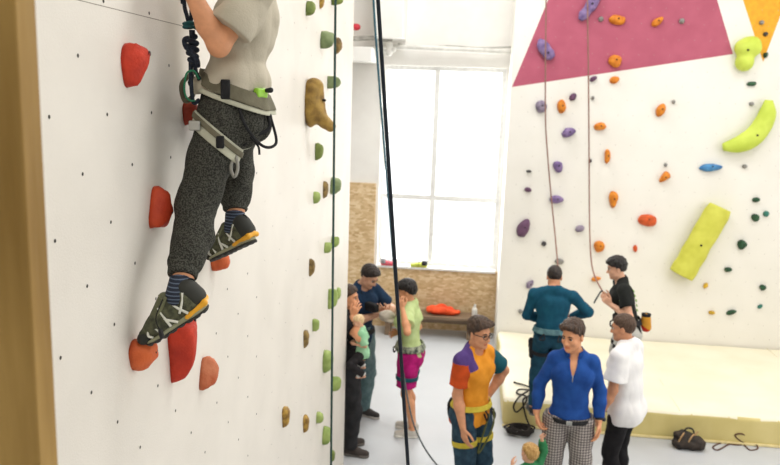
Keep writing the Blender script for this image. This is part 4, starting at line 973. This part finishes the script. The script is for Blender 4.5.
def stripes(m, c1, c2, n, dv):
    nt = m.node_tree; N = nt.nodes; L = nt.links
    tc = N.new('ShaderNodeTexCoord'); dp = N.new('ShaderNodeVectorMath'); dp.operation = 'DOT_PRODUCT'; dp.inputs[1].default_value = dv
    L.new(tc.outputs['Object'], dp.inputs[0]); mu = N.new('ShaderNodeMath'); mu.operation = 'MULTIPLY'; mu.inputs[1].default_value = n; L.new(dp.outputs['Value'], mu.inputs[0])
    fr = N.new('ShaderNodeMath'); fr.operation = 'FRACT'; L.new(mu.outputs[0], fr.inputs[0]); rp = N.new('ShaderNodeValToRGB'); rp.color_ramp.interpolation = 'CONSTANT'
    rp.color_ramp.elements[0].color = srgb(c1); rp.color_ramp.elements[1].position = .72; rp.color_ramp.elements[1].color = srgb(c2)
    L.new(fr.outputs[0], rp.inputs['Fac']); L.new(rp.outputs['Color'], N['Principled BSDF'].inputs['Base Color'])
stripes(M_sock, (36, 42, 56), (92, 104, 124), 85, (0, 0, 1))
def up_of(q):
    f = p.foot[q]['f']; l = unit(np.cross(V(0, 0, 1), f)); return f, l, np.cross(f, l)
M_up, M_sole, M_yel, M_sil, M_ol = mat('dark olive mesh', (92, 94, 70), .8, (58, 60, 46), 60, .4, 200), mat('black grip sole', (48, 48, 44), .7), mat('amber heel', (236, 170, 40), .4), mat('silver strap', (226, 226, 214), .4), mat('olive midsole', (152, 152, 122), .6)
M_lace, M_tong = mat('olive lace', (120, 122, 92), .8), mat('tongue mesh', (96, 98, 74), .8)
for q in 'LR':
    f, l, u = up_of(q); a = p.an[q]; A = np.stack([f, l, u], 1)
    sh = unit(a-p.kn[q]); top = a-sh*.066
    solid('sock', [rc(top, a+u*.0, .040, .043, capa=True), rc(a, a+f*.04-u*.03, .042, .036)], .004, M_sock, p.root)
    Q = lambda x, y, z: a+f*((x+.006)*1.08)+l*y*1.05+u*(z*1.02)
    # last: heel at -.055, toe at .165, sole plane at -.075
    up = [rc(Q(-.03, 0, -.042), Q(-.02, 0, -.005), .038, .043), rc(Q(-.02, 0, -.035), Q(.085, 0, -.048), .042, .04), rc(Q(.03, 0, -.012), Q(.1, 0, -.044), .036, .03), rc(Q(.09, 0, -.05), Q(.14, -.004, -.056), .039, .027)]
    g = Grid(up, .004); g.adds(up, .022); g.cut(Q(0, 0, -.07), -u); g.cut(Q(0, 0, .024), unit(u-f*.25)); g.sub(rc(a-sh*.0+u*.0, a-sh*.12, .037, .042), .004)
    shoe = sdf_obj('shoe', g, M_up, p.root)
    so = [el(Q(-.025, 0, -.07), (.046, .042, .05), A), el(Q(.1, -.003, -.07), (.06, .045, .05), A), rc(Q(-.02, 0, -.07), Q(.1, 0, -.07), .036, .041)]
    g = Grid(so, .004); g.adds(so, .025); g.cut(Q(0, 0, -.058), unit(u+f*.06)); g.cut(Q(0, 0, -.076), -u)
    sdf_obj('midsole', g, M_ol, shoe)
    so = [x.grow(.002) for x in so]; g = Grid(so, .004); g.adds(so, .025); g.cut(Q(0, 0, -.075), u); g.cut(Q(0, 0, -.087), -u)
    for j in range(9): g.sub(rc(Q(-.07+.028*j, -.06, -.089), Q(-.07+.028*j, .06, -.089), .007), .002)
    sdf_obj('outsole', g, M_sole, shoe)
    solid('heel_accent', [rc(Q(-.068, -.026, -.056), Q(-.072, .0, -.05), .012), rc(Q(-.072, 0, -.05), Q(-.066, .028, -.056), .012), rc(Q(-.066, .03, -.056), Q(.0, .041, -.064), .011, .008)], .004, M_yel, shoe)
    for j, (x0, z0, x1, z1) in enumerate(((.085, -.02, .03, -.062), (.06, -.005, .055, -.062), (.03, .005, -.01, -.055), (.105, -.035, .09, -.062))):
        for sg in (1, -1):
            tube('strap', [Q(x0, .018*sg, z0+.012), Q((x0+x1)/2, .037*sg, (z0+z1)/2+.008), Q(x1, .0425*sg, z1)], .0048, M_sil, shoe, 6, 5)
    solid('heel_counter', [rc(Q(-.045, 0, -.03), Q(-.04, 0, .0), .0425, .0415)], .004, mat('black heel panel', (46, 47, 42), .7), shoe)
    for sg in (1, -1):
        tube('eyestay', [Q(.02, .024*sg, .026), Q(.055, .0265*sg, -.002), Q(.1, .025*sg, -.026)], .0058, M_lace, shoe, 6, 5)
        tube('strap', [Q(-.03, .036*sg, .012), Q(-.012, .041*sg, -.015), Q(.012, .043*sg, -.04)], .0042, M_sil, shoe, 6, 5)
        tube('strap', [Q(.118, .02*sg, -.034), Q(.128, .034*sg, -.05), Q(.118, .041*sg, -.062)], .0042, M_sil, shoe, 6, 5)
    solid('toe_cap', [el(Q(.142, -.004, -.058), (.034, .036, .024), A)], .004, mat('dark toe rubber', (44, 46, 40), .7), shoe)
    tg = solid('tongue', [rc(Q(.03, 0, .022), Q(.095, 0, -.022), .02, .018, l, .8)], .004, M_tong, shoe)
    for j in range(5):
        x = .035+.014*j; z_ = .034-.0115*j*1.05
        tube('lace', [Q(x-.004, .026, z_-.014), Q(x+.002, .01, z_+.001), Q(x+.004, -.01, z_+.001), Q(x-.004, -.026, z_-.014)], .0034, M_lace, shoe, 6, 5)
    if q == 'L':
        tube('lace', [Q(.03, .02, .025), Q(.04, .045, .02), Q(.075, .06, -.01), Q(.085, .062, -.05)], .0022, M_webd, shoe, 6, 5)
        solid('lace_toggle', [rc(Q(.084, .062, -.05), Q(.09, .062, -.068), .0075, .0085)], .003, M_blk, shoe)
    tube('heel_tab', [Q(-.062, 0, .0), Q(-.075, 0, .02), Q(-.064, 0, .032), Q(-.05, 0, .022)], .003, M_webd, shoe, 6, 5)
# harness
M_har, M_pale, M_lime = cloth('olive grey webbing', (116, 112, 94), (102, 98, 82), 20), cloth('pale grey padding', (196, 196, 176)), mat('lime plastic', (150, 206, 60), .4)
hb = p.band(M_har, .105, .052, .036, 'harness_belt', tilt=-20, thick=.012, h=.004)
ch_ = p.band(M_pale, .062, .02, .032, 'belt_padding', hb, tilt=-18, thick=.01, h=.004)
ax = p.P+p.Pf @ V(-.03, .152*1.0+.028, .118)*k
def bandpt(a, z, e=.0):
    """a point on the outside of the waist belt, a degrees from straight ahead"""
    d = rot(a) @ V(1, 0, 0); rx_, ry_ = .115*k+.03+e, .155*k+.03+e
    r_ = 1/math.sqrt((d[0]/rx_)**2+(d[1]/ry_)**2); return p.P+p.Pf @ (d*r_+V(0, 0, z+.105*k+d[0]*r_*math.tan(R_(20))))
for a, w_, m, nm in ((98, .016, M_webd, 'belt_keeper'), (30, .014, M_metal, 'buckle'), (150, .02, M_metal, 'buckle')):
    c = bandpt(a, 0, .004); n = rot(a) @ V(1, 0, 0); t = rot(a+90) @ V(1, 0, 0); solid(nm, [bx(p.Pf @ V(0, 0, 0)+c, (.008, w_, .034), np.stack([p.Pf @ n, p.Pf @ t, V(0, 0, 1)], 1), .004)], .003, m, hb)
c = bandpt(150, .028, .006); solid('gear_clip', [bx(c, (.012, .034, .018), p.Pf @ rot(160), .008)], .003, M_lime, hb)
solid('gear_knob', [rc(c+p.Pf @ V(-.02, -.01, .01), c+p.Pf @ V(-.034, -.012, .012), .008, .01)], .003, M_blk, hb)
tube('gear_loop', [bandpt(112, -.03), bandpt(120, -.1, .03), bandpt(140, -.15, .045), bandpt(165, -.13, .05), bandpt(178, -.06, .02), bandpt(180, -.02)], .0055, M_webd, hb, 8, 6)
for q in 'LR':
    lb = p.legband(M_pale, q, .25, .06, .02, 'leg_loop', hb, (.5, 0, 0), .004)
    p.legband(M_har, q, .22, .022, .026, 'leg_loop_webbing', lb, (.5, 0, 0), .004)
    a, b_ = p.hip[q], p.kn[q]; sg = 1 if q == 'L' else -1
    c = a+(b_-a)*.2+V(.06, .098*sg, .03); solid('buckle', [bx(c, (.02, .007, .017), None, .004)], .003, M_metal, lb)
    c = a+(b_-a)*.21+V(-.03, .098*sg, -.02); solid('loop_keeper', [bx(c, (.014, .008, .022), None, .004)], .003, M_webd, lb)
# elastic straps behind the legs
b0 = bandpt(170, -.02); b1 = p.hip['L']+V(-.1, .02, -.075)
tube('riser_strap', [b0, (b0+b1)/2+V(-.04, 0, -.02), b1, b1+V(.03, .01, -.03)], .007, M_webd, hb, 8, 6)
tube('strap_tail', [b1+V(0, .02, .0), b1+V(-.03, .03, -.03), b1+V(-.035, .03, -.06)], .004, M_webd, hb, 6, 5)
b2 = b1+V(.05, .04, -.055); tube('adjuster', [b2, b2+V(-.012, .01, -.05), b2+V(.0, .012, -.085), b2+V(.014, .008, -.05), b2], .006, mat('grey plastic clip', (150, 148, 140), .5), hb, 6, 5)
tie = bandpt(0, -.03, .02); tube('belay_loop', [bandpt(0, -.0, .005), tie+p.Pf @ V(.03, 0, -.02), tie+p.Pf @ V(.02, 0, -.08), tie+p.Pf @ V(-.01, 0, -.06), bandpt(0, -.02, .004)], .009, M_har, hb, 8, 6)
# ---- the climber's rope: two strands, a knot stack and the tie-in
M_crope = mat('navy climbing rope', (38, 46, 60), .8, (24, 30, 42), 160, .4, 300)
Yr = 2.60
rp_ = lambda x, y, d=0: W(x, y, Yr+d)
tail = [rp_(182, -60), rp_(183, 0), rp_(186, 14), rp_(190, 26, -.01), rp_(194, 33, -.01)]
main = [rp_(189, -700), rp_(191, -60), rp_(191.5, 0), rp_(191, 20), rp_(189, 28, .01)]
kn = [rp_(184, 32, -.02), rp_(190, 28, -.025), rp_(196, 31, .0), rp_(192, 35, .025), rp_(185, 33, .0)]
M_cord = mat('teal cord', (32, 84, 88), .8)
parts = [tube_mesh('r', smooth_path(main, 8), .0075, 8), tube_mesh('r', smooth_path([rp_(183, -700), rp_(182, -60), rp_(184, 0), rp_(187, 16), rp_(190, 28)], 8), .0075, 8)]
hx = []
for i in range(60):
    t = i/59; a = t*6.2832*4.5; x = 191+2.6*t; y = 36+30*t; c = rp_(x, y); rr = .019*(1-.35*abs(2*t-.6))
    hx.append(c+V(math.cos(a)*rr, math.sin(a)*rr, 0))
parts.append(tube_mesh('r', hx, .0085, 8))
parts.append(tube_mesh('r', smooth_path([rp_(189, 38, -.02), rp_(184.5, 40, -.02), rp_(186, 47, -.02), rp_(192, 52, -.02), rp_(197, 60, -.02), rp_(198, 66, 0)], 6), .009, 8))
parts.append(tube_mesh('r', smooth_path([rp_(192, 30), rp_(193, 48), rp_(194, 66)], 6), .011, 8))
parts.append(tube_mesh('r', smooth_path([rp_(190.5, 62), rp_(191, 80), rp_(192, 95), rp_(194, 103), rp_(199, 100, .02)], 6), .0075, 8))
tw = p.Rw @ tie+p.loc
parts.append(tube_mesh('r', smooth_path([rp_(195, 62), rp_(196, 72), rp_(199, 80, .03), tw+V(0, 0, -.01), tw+V(.01, .01, -.04)], 6), .0075, 8))
rope = join_meshes('climbing_rope', parts, M_crope); thing(rope, 'navy climbing rope with a big knot tied to the harness of the climber', 'rope')
tube('friction_wrap', [rp_(183.5, 24, -.02), rp_(190, 22.5, -.03), rp_(197, 25, 0), rp_(191, 27.5, .02), rp_(184, 27, -.02), rp_(190, 26, -.03), rp_(197, 28.5, 0)], .006, M_cord, rope, 8, 8)
thing(tube('cord_loop', [rp_(199, 79), rp_(194, 71, -.02), rp_(187, 73, -.03), rp_(184.5, 84, -.03), rp_(185, 94, -.03), rp_(189, 100, -.02), rp_(195, 101, -.01)], .0036, mat('green cord', (40, 122, 86), .7), None, 8, 8), 'thin green cord loop beside the knot of the climbing rope', 'cord')
# ------------------------------------------------------------------ ropes hanging in the hall
M_navy, M_teal, M_dg, M_gr, M_tp = mat('black navy rope', (28, 36, 48), .8, (18, 24, 34), 200, .3, 300), mat('teal rope', (70, 116, 130), .8, (40, 72, 88), 90), mat('dark green rope', (50, 78, 72), .8, (34, 56, 52), 90), mat('grey rope', (96, 104, 104), .8, (70, 78, 80), 90), mat('taupe rope', (150, 112, 100), .8, (126, 92, 82), 60)
a, b_ = W(378, 0, 2.6), W(408, 465, 2.6); d = b_-a
thing(tube('belay_rope', [a-d*1.2, a, a+d*.5, b_, b_+d*((.01-b_[2])/d[2])], .0068, M_navy, sm=6), 'thick dark rope hanging in front of the window, nearest of the loose ropes', 'rope')
thing(tube('belay_rope', [W(369, -120, 6.9), W(373.5, 0, 7.1), W(380.5, 100, 7.25), W(387, 180, 7.35), W(392, 245, 7.42), W(397, 300, 7.48), W(401, 348, 7.55)], .011, M_teal, sm=6), 'thin teal rope running up from the harness of the woman', 'rope')
e0 = on(437, 465, 2, .01)
thing(tube('belay_rope', [W(402, 348, 7.55), W(403.5, 372, 7.5), W(408, 400, 7.3), W(414, 425, 7.1), W(424, 447, 6.95), e0, on(452, 480, 2, .01), on(470, 500, 2, .01), on(455, 515, 2, .01)], .0085, M_gr, sm=6), 'grey rope drooping from the harness of the woman to the floor', 'rope')
a, b_ = W(335.5, 0, 4.6), W(331, 465, 4.6); d = b_-a
thing(tube('belay_rope', [a-d*.7, a, a+d*.5, b_, b_+d*((.01-b_[2])/d[2])], .0075, M_dg, sm=6), 'dark green rope hanging straight down the end of the climbing wall', 'rope')
yr = lambda x, y, q=10.35: W(x, y, q)
thing(tube('top_rope', [yr(546, -110, 10.5), yr(546, 0, 10.42), yr(545.5, 60), yr(545.5, 120), yr(548, 160), yr(551.5, 200), yr(555, 235, 10.2), yr(558, 268, 9.6), yr(560, 300, 8.9), W(562, 330, 8.35)], .0095, M_tp, sm=6), 'slim rope on the far wall running down to the man in teal', 'rope')
thing(tube('top_rope', [yr(587, -110, 10.5), yr(587.5, 0, 10.42), yr(588.5, 80), yr(589, 150), yr(589.5, 220, 10.1), yr(591, 258, 9.5), yr(595, 277, 9.0), W(603.5, 293, 8.5), W(606, 298, 8.4)], .0095, M_tp, sm=6), 'slim rope running to the hands of the man in black and green', 'rope')
thing(tube('rope_tail', [W(606, 297, 8.4), W(602, 291, 8.38), W(598, 296, 8.38), W(594, 303, 8.38)], .01, M_gr, sm=6), 'short stiff rope tail sticking out of the hands of the man in black and green', 'rope')
# ------------------------------------------------------------------ light
w = bpy.data.worlds.new('World'); scene.world = w; w.use_nodes = True; bg = w.node_tree.nodes['Background']
bg.inputs['Color'].default_value = (1.0, 1.0, 1.0, 1); bg.inputs['Strength'].default_value = 4.5
def area(name, loc, rotd, sx, sy, power, colr=(1, .965, .91)):
    l = bpy.data.lights.new(name, 'AREA'); l.shape = 'RECTANGLE'; l.size = sx; l.size_y = sy; l.energy = power; l.color = colr
    o = bpy.data.objects.new(name, l); col.objects.link(o); o.location = loc; o.rotation_euler = [R_(x) for x in rotd]; return o
area('window_daylight', (-.5, WINY+.45, 2.6), (-90, 0, 0), 2.0, 3.2, 260, (1, .99, .97))
for x in (.8, 4.0):
    for y in (4.2, 7.8): area('hall_lamp_or_fill', (x, y, 6.7), (0, 0, 0), 1.6, 1.6, 150, (1, .995, .985))
area('hall_lamp_or_fill', (1.4, -1.0, 6.7), (0, 0, 0), 1.6, 1.6, 170, (1, .995, .985))  # added fill from behind the camera, brightens the climber's near side
area('side_area_light', (6.9, 5.0, 3.6), (0, 90, 0), 3.4, 7, 340, (1, .99, .98))  # unseen broad light from the right; no window is built in that wall
area('hall_lamp_or_fill', (-.4, 9.6, 6.7), (0, 0, 0), 1.6, 1.2, 140, (1, .995, .985))  # added overhead light that brightens the backlit window wall
area('hall_lamp_or_fill', (-3.6, 8.5, 6.7), (0, 0, 0), 1.6, 1.6, 110)
scene.cycles.max_bounces = 7; scene.cycles.diffuse_bounces = 5; scene.cycles.transparent_max_bounces = 8; scene.cycles.sample_clamp_indirect = 6
scene.cycles.caustics_reflective = False; scene.cycles.caustics_refractive = False
vs = scene.view_settings; vs.view_transform = 'Standard'; vs.look = 'None'; vs.exposure = -1.1; vs.gamma = 1.0; vs.use_curve_mapping = False
